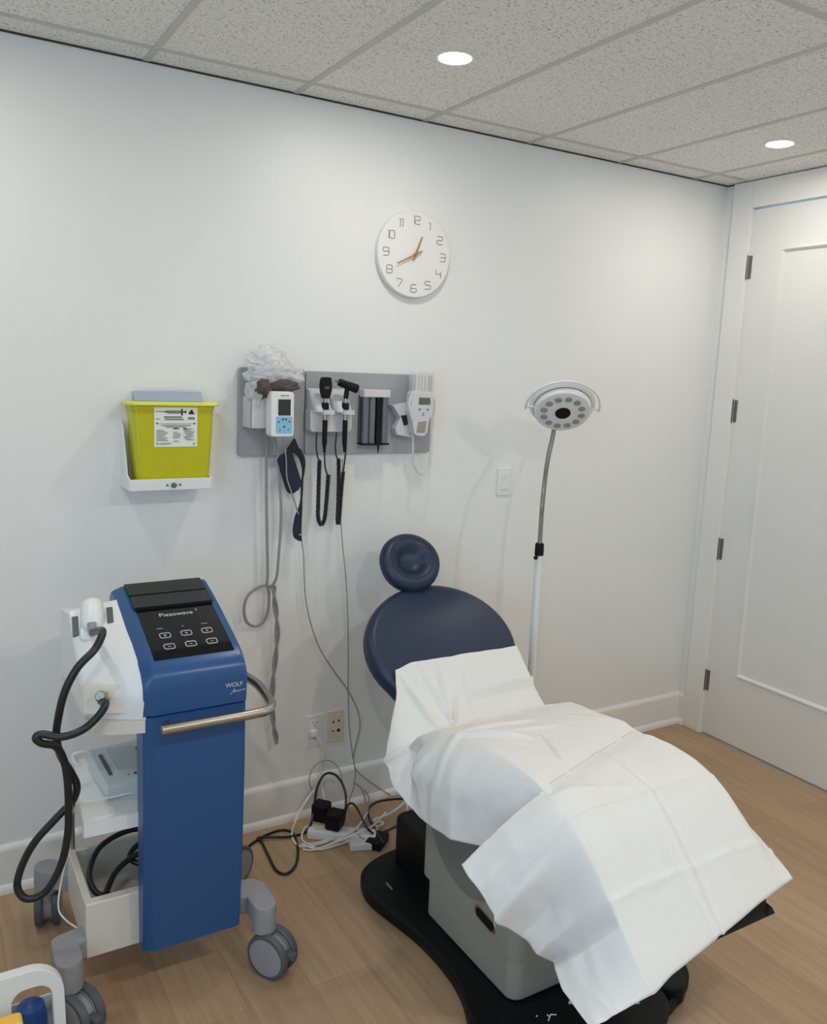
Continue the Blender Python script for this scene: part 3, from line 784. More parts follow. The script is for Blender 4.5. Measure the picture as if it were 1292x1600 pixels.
# carrying arc
arc = []
for k in range(25):
    a = math.radians(-5 + 190 * k / 24)
    arc.append(hc - ax * .012 + fu * math.cos(a) * .135 + fv * math.sin(a) * .135)
w = MB().tube(arc, .0042, 8)
for s in (1, -1):
    a = 0 if s == 1 else PI
    w.tube([hc - ax * .012 + fu * math.cos(a) * .103, hc - ax * .012 + fu * math.cos(a) * .135], .004, 8)
w.build('handle_arc', 'white', head)

# ------------------------------------------------------------------ exam chair
XC = -1.72
chair = thing('exam_chair', 'navy reclining exam chair with a pale pedestal under white paper sheets', 'exam chair', (XC, -.95, 0))
# cushions
bdir = V((0, 1, 1)).normalized(); bnrm = V((0, -1, 1)).normalized()
def cushion(outline, o, ud, vd, nd, th, crown=.012, edge=.022):
    """upholstered pad: closed outline in (u, v), rounded rim, slightly crowned face"""
    w = MB(); n = len(outline)
    c = V((sum(p[0] for p in outline) / n, sum(p[1] for p in outline) / n))
    rows = []
    def ring(ins, h):
        r = []
        for p in outline:
            d = V((p[0], p[1])) - c; L = d.length; q = c + d * max(0, (L - ins)) / L
            r.append(o + ud * q.x + vd * q.y + nd * h)
        return r
    rows.append(ring(edge, -th))
    for k in range(0, 7):
        a = PI / 2 * k / 6; rows.append(ring(edge * (1 - math.sin(a)), -th + edge * (1 - math.cos(a))))
    for k in range(0, 9):
        a = PI / 2 * k / 8; rows.append(ring(edge * (1 - math.cos(a)), -edge + edge * math.sin(a)))
    m = len(rows)
    for f in (.8, .6, .4, .2, .06):
        r = []
        for p in outline:
            d = V((p[0], p[1])) - c; L = d.length; q = c + d * ((L - edge) / L) * f
            r.append(o + ud * q.x + vd * q.y + nd * crown * (1 - f * f))
        rows.append(r)
    w.loft(rows)
    return w
# backrest outline
out = []
for k in range(33):
    a = math.radians(-28 + 236 * k / 32)
    if -28 <= math.degrees(a) <= 208: out.append((.294 * math.cos(a), .244 * math.sin(a)))
out += [(-.235, -.16), (-.225, -.22), (-.22, -.31), (-.20, -.33), (.20, -.33), (.22, -.31), (.225, -.22), (.235, -.16)]
oB = V((XC + .034, -.41, .762))
cushion(out, oB, V((1, 0, 0)), bdir, bnrm, .075, .010, .03).build('backrest', 'navy', chair, sharp=60)
MB().prism(rrect(XC - .16, XC + .16, -.28, .12, .05), 'z', -.10, -.07, .005, 2, xf=Matrix.Translation(oB) @ Matrix((V((1, 0, 0)), bdir, bnrm)).transposed().to_4x4() @ Matrix.Translation((-XC, 0, 0))).build('back_shell', 'black', chair)
# headrest
hp = V((XC - .003, -.205, 1.007))
hn = V((-.12, -.78, .62)).normalized(); hu = V((1, 0, 0)) - hn * hn.x; hu.normalize(); hv = hn.cross(hu)
w = MB(); rows = []
for r, h in [(.0, -.05), (.06, -.05), (.09, -.044), (.104, -.032), (.112, -.014), (.114, .0), (.111, .012), (.103, .022), (.090, .028), (.076, .028), (.062, .022), (.050, .011), (.040, .001), (.030, -.005), (.014, -.008), (.001, -.008)]:
    ring = []
    for k in range(56):
        a = 2 * PI * k / 56; rr = max(r, .001)
        sq = 1 + .035 * math.cos(4 * a)*0
        ring.append(hp + hu * rr * math.cos(a) * 1.0 + hv * rr * math.sin(a) * (.97) + hn * (h - .012 * max(0, math.sin(-a)) * (rr / .114)))
    rows.append(ring)
w.loft(rows).build('headrest', 'navy', chair, sharp=70)
MB().tube([hp - hn * .05, hp - hn * .07 + V((0, -.03, -.06)), oB + bdir * .15 - bnrm * .085], .014, 12, 5).build('headrest_post', 'chrome', chair)
# seat profile (y, z) of the padded surface
PROF = [(-.640, .552), (-.70, .585), (-.78, .628), (-.88, .660), (-1.0, .684), (-1.12, .690), (-1.24, .686), (-1.33, .676), (-1.40, .655), (-1.46, .612), (-1.53, .542), (-1.60, .468), (-1.635, .432)]
PC = catmull([V((0, a, b)) for a, b in PROF], 8)
def pz(y):
    for a, b in zip(PC, PC[1:]):
        if a.y >= y >= b.y: return a.z + (b.z - a.z) * (a.y - y) / max(1e-9, a.y - b.y)
    return PC[0].z if y > PC[0].y else PC[-1].z
def pad_loft(y0, y1, hw, th, rr=.03, n=26):
    rows = []
    for i in range(n + 1):
        t = i / n; y = y0 + (y1 - y0) * t
        z = pz(y); dz = (pz(y - .004) - pz(y + .004)) / -.008
        nrm = V((0, -dz, 1)).normalized()
        e = min(t, 1 - t) * n
        sh_ = 0 if e >= 3 else (.018, .006, .002, 0)[int(e)]
        c = V((XC, y, z))
        row = []
        for u, h in [(-hw, -th + .012), (-hw + .012, -th), (hw - .012, -th), (hw, -th + .012), (hw, -rr), (hw - rr * .3, -rr * .3), (hw - rr, 0), (hw * .5, .004), (0, .005), (-hw * .5, .004), (-hw + rr, 0), (-hw + rr * .3, -rr * .3), (-hw, -rr)]:
            row.append(c + V((u * (1 - sh_ * .8), 0, 0)) + nrm * (h - sh_ if h > -th * .6 else h + sh_))
        rows.append(row)
    return MB().loft(rows)
pad_loft(-.668, -1.385, .248, .085).build('seat', 'navy', chair, sharp=60)
pad_loft(-1.392, -1.632, .218, .048).build('footrest', 'black', chair, sharp=60)
# frame under the seat
MB().box(XC - .19, XC + .19, -1.30, -.70, .50, .575, .015).build('seat_frame', 'black', chair)
# pedestal
PX_, PXR = -1.955, -1.485
pd = MB().prism(rrect(PX_, PXR, -1.205, -.757, .035, 6), 'z', .045, .16, .004, 2).prism(rrect(PX_ - .002, PXR + .002, -1.208, -.727, .036, 6), 'z', .158, .52, .006, 2).build('pedestal', 'ped', chair)
cov = []
for k in range(33):
    a = math.radians(180 + 180 * k / 32); cov.append((-.965 + .205 * -math.cos(a), .44 + .205 * math.sin(a)))
cov = [(-.755, .50)] + [(-.965 + .197 * math.cos(math.radians(t)), .438 + .205 * math.sin(math.radians(t))) for t in range(0, -181, -6)] + [(-1.165, .50)]
MB().prism(cov, 'x', PX_ - .008, PX_ + .01, .002, 1).build('side_cover', 'pedgrey', chair)
hx, hy, hz = PX_ - .002, -1.071, .211
xf = frame((hx, hy, hz), (0, -1, -.10), (0, .10, 1))
q = MB().prism(rrect(-.050, .050, -.020, .020, .0199, 8), 'z', -.004, .002, .0015, 1, xf=xf).build('release_handle', 'chrome', chair)
MB().prism(rrect(-.042, .042, -.0135, .0135, .0134, 8), 'z', .001, .0032, xf=xf).build('handle_recess', 'black', q)
# base plate
OL = [(-2.058, -.540), (-2.020, -.470), (-1.93, -.425), (-1.80, -.41), (-1.60, -.41), (-1.46, -.43), (-1.40, -.50), (-1.385, -.60), (-1.41, -.75), (-1.42, -.95), (-1.42, -1.12), (-1.40, -1.25), (-1.43, -1.34), (-1.56, -1.40), (-1.75, -1.44), (-1.93, -1.43), (-2.05, -1.36), (-2.085, -1.22), (-2.045, -1.10), (-2.026, -1.0), (-2.027, -.86), (-2.046, -.745), (-2.068, -.62)]
ol = catmull([V((a, b, 0)) for a, b in OL], 6, True)
MB().prism([(p.x, p.y) for p in ol], 'z', 0, .042, .012, 3, ang=40).build('base', 'black', chair, sharp=60)
MB().prism(rrect(-1.90, -1.54, -.74, -.45, .04), 'z', .035, .20, .015, 3).build('motor_cover', 'black', chair)
c = V((-1.99, -.60, .048)); MB().box(c.x - .003, c.x + .003, c.y - .02, c.y + .02, .040, .0445, .001, 1).build('screw_slot', 'chrome', chair)
# foot control pad with pedals
ft = MB().prism([(p.x, p.y) for p in catmull([V(p + (0,)) for p in [(-2.03, -1.25), (-1.86, -1.245), (-1.66, -1.29), (-1.57, -1.33), (-1.59, -1.41), (-1.68, -1.46), (-1.85, -1.45), (-2.0, -1.40)]], 6, True)], 'z', .03, .062, .010, 3, ang=40).build('foot_control', 'black', chair, sharp=60)
MB().prism([(p.x, p.y) for p in catmull([V(p + (0,)) for p in [(-1.60, -1.27), (-1.52, -1.285), (-1.475, -1.33), (-1.50, -1.385), (-1.545, -1.39), (-1.585, -1.34)]], 6, True)], 'z', .012, .066, .012, 3, ang=40).build('pedal', 'black', chair, sharp=60)
def icon(lines, pts_xy, s, rot=0):
    w = MB()
    for ln in lines:
        w.tube([(pts_xy[0] + (x * math.cos(rot) - y * math.sin(rot)) * s, pts_xy[1] + (x * math.sin(rot) + y * math.cos(rot)) * s, .0625) for x, y in ln], .0016, 6)
    w.build('icon', 'white', ft, wn=False)
icon([[(-1, -.4), (.2, .5)], [(.2, .5), (1, 0)], [(-.3, .1), (-.3, .7)]], (-1.905, -1.305), .016)
icon([[(-.8, 0), (.8, 0)], [(0, -.7), (0, .7)], [(-.5, .5), (.5, -.5)]], (-1.826, -1.291), .011)
icon([[(-.5, 0), (.5, .2)], [(.3, -.4), (.5, .2)]], (-1.671, -1.376), .009)
icon([[(-.3, 0), (.3, .1)]], (-1.75, -1.376), .008)
icon([[(-.3, 0), (.3, .1)]], (-1.937, -1.285), .008)

# ------------------------------------------------------------------ paper sheets
def sstep(a, b, t):
    t = max(0, min(1, (t - a) / (b - a))); return t * t * (3 - 2 * t)
def interp(tab, t):
    if t <= tab[0][0]: return tab[0][1]
    for (a, p), (b, q) in zip(tab, tab[1:]):
        if a <= t <= b: return p + (q - p) * (t - a) / (b - a) if not isinstance(p, Vector) else p.lerp(q, (t - a) / (b - a))
    return tab[-1][1]
def ridge(p, a, b, wd, amp):
    """height of a soft fold along the segment a-b seen from above (x, y)"""
    ab = V(b) - V(a); t = max(0, min(1, (V(p) - V(a)).dot(ab) / ab.length_squared))
    d = (V(p) - V(a) - ab * t).length
    return amp * math.exp(-(d / wd) ** 2) * math.sin(PI * (.12 + .76 * t)) 
def grid_obj(name, P, UVs, m, th=.0009):
    bm = bmesh.new(); uvl = bm.loops.layers.uv.new('UVMap')
    vs = [[bm.verts.new(p) for p in r] for r in P]
    for i in range(len(P) - 1):
        for j in range(len(P[0]) - 1):
            f = bm.faces.new((vs[i][j], vs[i + 1][j], vs[i + 1][j + 1], vs[i][j + 1])); f.smooth = True
            for l, (a, b) in zip(f.loops, ((i, j), (i + 1, j), (i + 1, j + 1), (i, j + 1))): l[uvl].uv = UVs[a][b]
    bmesh.ops.recalc_face_normals(bm, faces=bm.faces[:])
    if sum(f.normal.z for f in bm.faces) < 0: bmesh.ops.reverse_faces(bm, faces=bm.faces[:])
    org = V((XC, -1.1, .45)); bmesh.ops.translate(bm, verts=bm.verts[:], vec=-org)
    me = bpy.data.meshes.new(name); bm.to_mesh(me); bm.free(); me.materials.append(m)
    o = bpy.data.objects.new(name, me); COL.objects.link(o); o.location = org
    s = o.modifiers.new('solid', 'SOLIDIFY'); s.thickness = th; s.offset = 1
    return o
# upper sheet: lies on back and seat, hangs over the left side
S1 = [(-.476, .738)] + [(-.476 - .02 * k, .738 - .02 * k) for k in range(1, 8)] + [(-.632, .588), (-.655, .578), (-.685, .588), (-.72, .606)] + [(yy, pz(yy) + .010) for yy in (-.78, -.84, -.9, -.96, -1.02, -1.08, -1.14, -1.20, -1.26, -1.32)]
S1c = catmull([V((0, a, b)) for a, b in S1], 13)
NT, NH = 150, 60
def hem1(s):   # s along the sheet 0..1 -> lower edge of the hanging side
    tab = [(0, V((-1.985, -.585, .575))), (.06, V((-2.015, -.61, .54))), (.14, V((-2.045, -.64, .505))), (.25, V((-2.062, -.70, .473))), (.40, V((-2.066, -.80, .447))), (.55, V((-2.064, -.90, .437))), (.72, V((-2.058, -1.03, .452))), (.85, V((-2.022, -1.12, .472))), (1, V((-1.99, -1.26, .48)))]
    return interp(tab, s)
def ystart(x): return -1.275 + (x + 1.975) / (.53) * .17
S1F = [((-1.915, -.50), (-1.86, -.67), .010, .016), ((-1.845, -.49), (-1.80, -.66), .008, .012), ((-1.776, -.49), (-1.815, -.665), .007, .013), ((-1.80, -.52), (-1.795, -.64), .010, -.010),
       ((-1.752, -.575), (-1.815, -.68), .007, .016), ((-1.697, -.53), (-1.716, -.61), .007, .010), ((-1.70, -.58), (-1.38, -.574), .007, .018), ((-1.70, -.60), (-1.40, -.592), .010, -.008),
       ((-1.96, -.88), (-1.82, -1.04), .016, .014), ((-1.94, -.86), (-1.70, -.92), .012, .009), ((-1.90, -.95), (-1.68, -1.0), .014, .006), ((-1.90, -.72), (-1.66, -.70), .012, .009),
       ((-1.86, -.76), (-1.60, -.80), .014, .006), ((-1.774, -1.02), (-1.835, -1.19), .006, -.007), ((-1.764, -1.02), (-1.825, -1.19), .006, .005), ((-1.60, -.66), (-1.45, -.78), .014, .008), ((-1.66, -.86), (-1.52, -1.05), .02, .004)]
P, UVs = [], []
N1 = len(S1c)
for i, c in enumerate(S1c):
    s = i / (N1 - 1); row, uv = [], []
    back = 1 - sstep(-.60, -.72, c.y) if False else (1 if c.y > -.655 else max(0, 1 - (-.655 - c.y) / .08))
    xr = interp([(-1.5, -1.455), (-1.2, -1.450), (-1.0, -1.455), (-.7, -1.43), (-.47, -1.43)], c.y)
    xl = interp([(-1.5, -1.955), (-.72, -1.955), (-.60, -1.935), (-.476, -1.925)], c.y)
    for j in range(NT + 1):
        t = j / NT; x = xr + (xl - xr) * t
        z = c.z; y = c.y
        # tissue bridges the fold at the sides
        q = (x, y)
        kz = .004 * noise.noise(V((x * 9, y * 9, 1))) + .0025 * noise.noise(V((x * 24, y * 20, 4)))
        for fa, fb, fw, fh in S1F: kz += ridge(q, fa, fb, fw * .8, fh * 1.15)
        kz = max(kz, -.0035)
        under = sstep(.05, .0, y - ystart(x))      # lies flat where the other sheet covers it
        z += kz * (1 - under) - .006 * under
        z += .016 * back * sstep(.86, 1, t) * -1
        # right border droops off the pad edge
        z -= .035 * sstep(.10, 0, t) * sstep(-.75, -1.0, y)
        row.append(V((x, y, z))); uv.append((x, i * .0043))
    E = row[-1]; h = hem1(s)
    for j in range(1, NH + 1):
        t = j / NH
        fx = (math.sin(min(1, t * 1.6) * PI / 2) if t < .625 else 1) * (1 - back) + back * t ** .9
        bx = (h.x + .018) + (-.018) * t
        x = E.x + (bx - E.x) * fx
        z = E.z + (h.z - E.z) * (t ** 1.35 * .9 + .1 * t)
        y = E.y + (h.y - E.y) * t
        amp = sstep(0, .5, t)
        x += amp * (.010 * noise.noise(V((y * 7, z * 3, 7))) + .006 * noise.noise(V((y * 17, z * 11, 2))))
        pq = (y, z)
        x -= ridge(pq, (-.76, .65), (-.64, .50), .010, .022) - ridge(pq, (-.80, .63), (-.68, .50), .014, .012) + ridge(pq, (-.85, .62), (-.80, .50), .012, .012) + ridge(pq, (-.93, .60), (-.92, .46), .02, .008)
        row.append(V((x, y, z))); uv.append((E.x - t * .25, i * .0043))
    P.append(row); UVs.append(uv)
sh1 = grid_obj('exam_sheet', P, UVs, M['tissue'])
tag(sh1, 'smooth white tissue sheet over the backrest and seat of the exam chair', 'paper sheet')

# lower sheet: embossed, starts on the seat, covers the foot section, stiff flap on the left
def ystart(x): return -1.275 + (x + 1.975) / (.53) * .17
def yend(x): return -1.668 + (x + 1.98) / (.57) * .068
# path below the pad end: sheet keeps the slope
def s2z(y):
    z = pz(y) + .018
    if y < -1.60:
        z = pz(-1.60) + .018 - (-1.60 - y) * .95
    return z
N2 = 96; NT, NH = 90, 60
def hem2(s):
    tab = [(0, at(722, 1350, x=-2.15)), (.18, at(748, 1390, x=-2.15)), (.36, at(778, 1435, x=-2.115)), (.50, at(806, 1466, x=-2.065)), (.64, at(838, 1490, x=-2.045)), (.70, at(858, 1500, x=-2.005)), (.735, at(866, 1504, x=-1.99)),
           (.765, at(868, 1512, x=-2.045)), (.84, at(880, 1545, x=-2.055)), (.92, at(902, 1576, x=-2.07)), (1, at(925, 1606, x=-2.09))]
    return interp(tab, s)
P, UVs = [], []
for i in range(N2 + 1):
    s = i / N2; row, uv = [], []
    for j in range(NT + 1):
        t = j / NT
        xr = interp([(0, -1.455), (.25, -1.43), (.5, -1.425), (.8, -1.415), (1, -1.412)], s); xl = interp([(0, -1.975), (.3, -1.975), (1, -1.965)], s)
        x = xr + (xl - xr) * t
        ys, ye = ystart(x), yend(x); y = ys + (ye - ys) * s
        z = s2z(y) - .0125 * sstep(.16, 0, s)
        dr = interp([(-1.62, -.005), (-1.56, .025), (-1.47, .075), (-1.36, .085), (-1.27, .075), (-1.12, .035), (-1.0, .02)], y)
        z -= dr * sstep(.13, .0, t) ** 1.0
        z -= .012 * sstep(.86, 1, t)
        z += .003 * noise.noise(V((x * 8, y * 8, 9))) + .0012 * noise.noise(V((x * 26, y * 26, 3)))
        fold = lambda d, w_, a: a * math.exp(-(d / w_) ** 2)
        z += fold(x - (-1.70 + .02 * (y + 1.4)), .005, -.0045) + fold(x - (-1.719 + .02 * (y + 1.4)), .007, .004)
        z += fold(y + 1.392, .005, .0055) * (1 if x < -1.5 else .5) + fold(y + 1.535, .005, .0055)
        z += fold(x + 1.965, .006, .004) + ridge((x, y), (-1.97, -1.30), (-1.75, -1.36), .012, .006) + ridge((x, y), (-1.85, -1.22), (-1.82, -1.36), .008, -.006)
        z += ridge((x, y), (-1.80, -1.46), (-1.75, -1.60), .01, .005) + ridge((x, y), (-1.62, -1.58), (-1.56, -1.50), .02, .004)
        if s > .97: z -= .004 * (s - .97) / .03
        row.append(V((x, y, z))); uv.append((x, y))
    E = row[-1]; h = hem2(s)
    for j in range(1, NH + 1):
        t = j / NH
        fx = t ** .84
        x = E.x + (h.x - E.x) * fx; y = E.y + (h.y - E.y) * t; z = E.z + (h.z - E.z) * t ** 1.03
        am = sstep(.1, .7, t)
        # the flap breaks into two planes and a pleat
        x -= am * (.022 * math.exp(-((s - .38) / .035) ** 2) * (1 - .3 * t) - .020 * math.exp(-((s - .52) / .09) ** 2))
        z += am * .004 * noise.noise(V((s * 9, t * 6, 3)))
        x += am * .005 * noise.noise(V((s * 7, t * 5, 8)))
        row.append(V((x, y, z))); uv.append((E.x - t * .30, E.y))
    P.append(row); UVs.append(uv)
sh2 = grid_obj('paper_drape', P, UVs, M['embossed'])
tag(sh2, 'embossed white paper drape with fold creases over the foot end of the chair', 'paper sheet')

# ------------------------------------------------------------------ therapy machine
mc = thing('therapy_machine', 'blue and white wheeled therapy machine with a black touch console', 'medical machine', (-2.70, -.5, 0))
BX0, BX1 = -2.788, -2.525
PRF = [(-.745, .832), (-.749, .880), (-.747, .910), (-.738, .928), (-.718, .945), (-.690, .960), (-.640, .980), (-.590, .999), (-.530, 1.021), (-.470, 1.042), (-.410, 1.060), (-.390, 1.064)]
# console head: front profile, closed at the back
def head_prof(off=0):
    return [(a + off * .6, b - off * .8) for a, b in PRF]
def console():
    w = MB(); rows = []
    secs = [(BX0, .020, .0), (BX0 + .004, .014, 0), (BX0 + .024, .0, 0), (BX1 - .012, .0, 0), (BX1 - .003, .004, 0), (BX1, .012, 0)]
    for x, off, _ in secs:
        p = head_prof(off)
        loop = [V((x, a, b)) for a, b in p] + [V((x, -.355, 1.050 - off)), V((x, -.34, .95)), V((x, -.34, .822)), V((x, p[0][0], .822))]
        rows.append(loop)
    return w.loft(rows)
console().build('console_head', 'blue', mc, sharp=30)
# display laid on the console
def on_prof(k):   # k 0..1 along slope part from front (y -.735) to the top
    seq = PRF[3:]; L = [0]
    for a, b in zip(seq, seq[1:]): L.append(L[-1] + math.dist(a, b))
    s = k * L[-1]
    for i in range(len(L) - 1):
        if L[i] <= s <= L[i + 1] + 1e-9:
            f = (s - L[i]) / (L[i + 1] - L[i]); return (seq[i][0] + (seq[i + 1][0] - seq[i][0]) * f, seq[i][1] + (seq[i + 1][1] - seq[i][1]) * f)
def strip(k0, k1, x0, x1, lift, name, m, parent, n=10):
    rows = []
    for i in range(n + 1):
        k = k0 + (k1 - k0) * i / n; a, b = on_prof(k)
        c = V((0, a, b)); nn = V((0, -.33, .94)).normalized() if k > .12 else V((0, -.55, .83)).normalized()
        rows.append([V((x0, 0, 0)) + c + nn * lift, V((x1, 0, 0)) + c + nn * lift, V((x1, 0, 0)) + c - nn * .004, V((x0, 0, 0)) + c - nn * .004])
    return MB().loft(rows).build(name, m, parent, sharp=30, wn=False)
dsp = strip(.10, .655, -2.753, -2.548, .0012, 'touch_panel', 'glassblack', mc)
strip(.655, .80, -2.757, -2.545, .010, 'roller_strip', 'charcoal', mc)
strip(.83, 1.0, -2.757, -2.545, .007, 'top_strip', 'charcoal', mc)
strip(.80, .83, -2.757, -2.545, .002, 'groove', 'glassblack', mc)
def panel_xf(k, x):
    a, b = on_prof(k); a2, b2 = on_prof(k + .05)
    return frame(V((x, a, b)) + V((0, -.33, .94)) * .0014, (1, 0, 0), (0, a2 - a, b2 - b))
MB().mesh(text_mesh('Piezowave', .0215, .0001), panel_xf(.565, -2.655)).mesh(text_mesh('2', .011), panel_xf(.588, -2.5985)).build('lettering', 'silverink', dsp, wn=False)
for x, ks in ((-2.705, (.335, .215)), (-2.650, (.335, .215)), (-2.595, (.335, .215))):
    for k in ks:
        w = MB(); xf = panel_xf(k, x); pts = rrect(-.0135, .0135, -.0095, .0095, .005, 3)
        w.tube([xf @ V((p[0], p[1], .0003)) for p in pts], .0011, 5, closed=True)
        sgn = MB(); pl = k > .3
        w.box(-.004, .004, -.0006, .0006, 0, .0006, xf=xf)
        if pl: w.box(-.0006, .0006, -.004, .004, 0, .0006, xf=xf)
        w.build('touch_button', 'silverink', dsp, wn=False)
w = MB()
for x, wd in ((-2.712, .016), (-2.652, .005), (-2.594, .017)):
    xf = panel_xf(.415, x); w.box(-wd / 2, wd / 2, -.002, .002, 0, .0005, xf=xf)
w.build('caption', 'greyink', dsp, wn=False)
fx = frame((-2.562, -.7495, .872), (1, 0, 0), (0, -.03, 1))
MB().mesh(text_mesh('WOLF', .016, .0004), fx).build('lettering', 'silverink', mc, wn=False)
sc_ = frame((-2.553, -.7485, .853), (1, 0, .0), (0, 0, 1))
MB().tube([sc_ @ V(p) for p in [(-.018, -.006, 0), (-.010, .004, 0), (-.007, .006, 0), (-.008, -.002, 0), (-.003, .002, 0), (0, 0, 0), (.003, .002, 0), (.006, 0, 0), (.010, .002, 0), (.022, .002, 0)]], .0008, 5, 4).build('lettering', 'silverink', mc, wn=False)
# front panel below the console
rows = []
for x, off in ((BX0, .018), (BX0 + .004, .012), (BX0 + .024, 0), (BX1 - .012, 0), (BX1 - .003, .004), (BX1, .012)):
    rows.append([V((x, -.706 + off, .150)), V((x, -.728 + off, .40)), V((x, -.741 + off, .65)), V((x, -.7435 + off, .815)), V((x, -.735 + off, .8195)), V((x, -.66, .8195)), V((x, -.66, .65)), V((x, -.655, .40)), V((x, -.645, .150))])
MB().loft(rows).build('front_panel', 'blue', mc, sharp=30)
MB().box(-2.70, -2.54, -.655, -.30, .15, .825, .01).build('column', 'offwhite', mc)
# handle bar
hb = [(-2.757, -.787, .800), (-2.65, -.787, .800), (-2.53, -.787, .800), (-2.485, -.780, .800), (-2.462, -.755, .801), (-2.456, -.715, .806), (-2.462, -.64, .822), (-2.50, -.57, .84), (-2.54, -.54, .85)]
MB().tube(hb, .0125, 16, 6).build('handle_bar', 'chrome', mc)
MB().cyl((-2.735, -.787, .80), (-2.735, -.735, .80), .007, n=14).build('handle_mount', 'chrome', mc)
# white side housing
WR = [(-.735, .812), (-.740, .86), (-.735, .90), (-.715, .925), (-.68, .948), (-.62, .972), (-.56, .993), (-.50, 1.015), (-.43, 1.040)]
WL = [(-.655, .812), (-.662, .818), (-.650, .834), (-.622, .860), (-.590, .885), (-.553, .917), (-.516, .95), (-.478, .985), (-.440, 1.020)]
def housing_pt(t, k):
    """t 0 = left edge .. 1 = against the blue head; k 0..8 along the profile"""
    e = min(int(k), 7); f = k - e
    e1 = t ** .75
    L_ = V(WL[e]).lerp(V(WL[e + 1]), f); R_ = V(WR[e]).lerp(V(WR[e + 1]), f)
    p = L_.lerp(R_, e1)
    x = -2.912 + (-2.782 + 2.912) * t
    return V((x, p.x, p.y))
rows = []
for i in range(25):
    t = i / 24
    loop = [housing_pt(t, k * .5) for k in range(17)]
    x = loop[0].x
    ins = .006 if i == 0 else 0
    loop = [p + V((0, ins, -ins * .5)) for p in loop]
    loop += [V((x, -.33, 1.0)), V((x, -.31, .95)), V((x, -.30, .85)), V((x, -.30, .812))]
    rows.append(loop)
hous = MB().loft(rows).build('side_housing', 'white', mc, sharp=40)
rows = []
for x, yf in ((-2.908, -.664), (-2.895, -.690), (-2.85, -.715), (-2.783, -.733)):
    rows.append([V((x, yf, .777)), V((x, yf - .002, .811)), V((x, -.30, .811)), V((x, -.30, .777))])
MB().loft(rows).build('housing_base', 'offwhite', mc, sharp=40)
# connector recess
cp = housing_pt(.34, 2.1); cn = V((-.40, -.75, .45)).normalized()
cu_ = V((1, -.35, 0)).normalized(); cv_ = cn.cross(cu_) * 1
xf = frame(cp + cn * .002, cu_, V((0, .35, 1)))
q = MB().prism(rrect(-.050, .046, -.040, .030, .006), 'z', -.02, .006, .004, 2, xf=xf).build('connector_panel', 'offwhite', mc)
MB().lathe([(0, .006), (.015, .006), (.015, .014), (.012, .016), (.0115, .030), (.010, .032), (0, .032)], cp + cn * .002, xf.to_3x3() @ V((0, 0, 1)), 24).build('socket', 'chrome', q)
# holder for the handpiece: two dark slots and a cradle
hp_c = housing_pt(.40, 6.9)
hn2 = V((-.25, -.62, .74)).normalized(); xf = frame(hp_c, V((1, -.2, 0)), V((0, .75, .65)))
for sx, t_, k_ in ((-1, .10, 7.05), (1, .76, 7.15)):
    c = housing_pt(t_, k_); c2 = housing_pt(t_, k_ + .7); c1_ = housing_pt(t_, k_ - .7)
    f = frame((c + c1_ + c2) / 3, V((1, -.2, .1)), c2 - c1_)
    MB().prism(rrect(-.008, .008, -.031, .031, .003, 3), 'z', -.02, .0022, xf=f).build('holder_slot', 'dgrey', mc, wn=False)
w = MB()
MB().prism(rrect(-.030, .032, -.052, .040, .012), 'z', -.03, .012, .008, 2, xf=xf).build('holder_cradle', 'white', mc)
# shelf and lower box
w = MB()
rows = [[V(p) for p in ((-2.921, -.660, z), (-2.60, -.668, z), (-2.60, -.262, z), (-2.885, -.262, z))] for z in (.492, .532)]
q = MB().loft(rows)
shelf = q.build('shelf', 'white', mc)
MB().prism(rrect(-2.898, -2.838, -.652, -.596, .016), 'z', .531, .536, .002, 2).build('shelf_pad', 'white', shelf)
MB().tube([(-2.885, -.335, .537), (-2.886, -.285, .54), (-2.872, -.275, .545), (-2.84, -.275, .545)], .006, 8, 4).build('shelf_hook', 'white', shelf)
B0, B1, BY0, BY1, BZ0, BZ1 = -2.920, -2.62, -.652, -.36, .150, .300
def rect3(a, b, c, d, z): return [V((a, c, z)), V((b, c, z)), V((b, d, z)), V((a, d, z))]
bx = MB().loft([rect3(B0, B1, BY0, BY1, BZ0), rect3(B0, B1, BY0, BY1, BZ1 - .003), rect3(B0 + .003, B1 - .003, BY0 + .003, BY1 - .003, BZ1), rect3(B0 + .017, B1 - .017, BY0 + .026, BY1 - .017, BZ1), rect3(B0 + .02, B1 - .02, BY0 + .029, BY1 - .02, BZ1 - .003), rect3(B0 + .02, B1 - .02, BY0 + .029, BY1 - .02, BZ0 + .012)])
bx.build('storage_box', 'offwhite', mc)
MB().tube([(-2.90, -.40, .505), (-2.905, -.37, .40), (-2.905, -.365, .30)], .006, 8, 4).build('bracket_rod', 'chrome', mc)
MB().box(-2.90, -2.80, -.575, -.565, .482, .490).build('shelf_rail', 'chrome', mc)
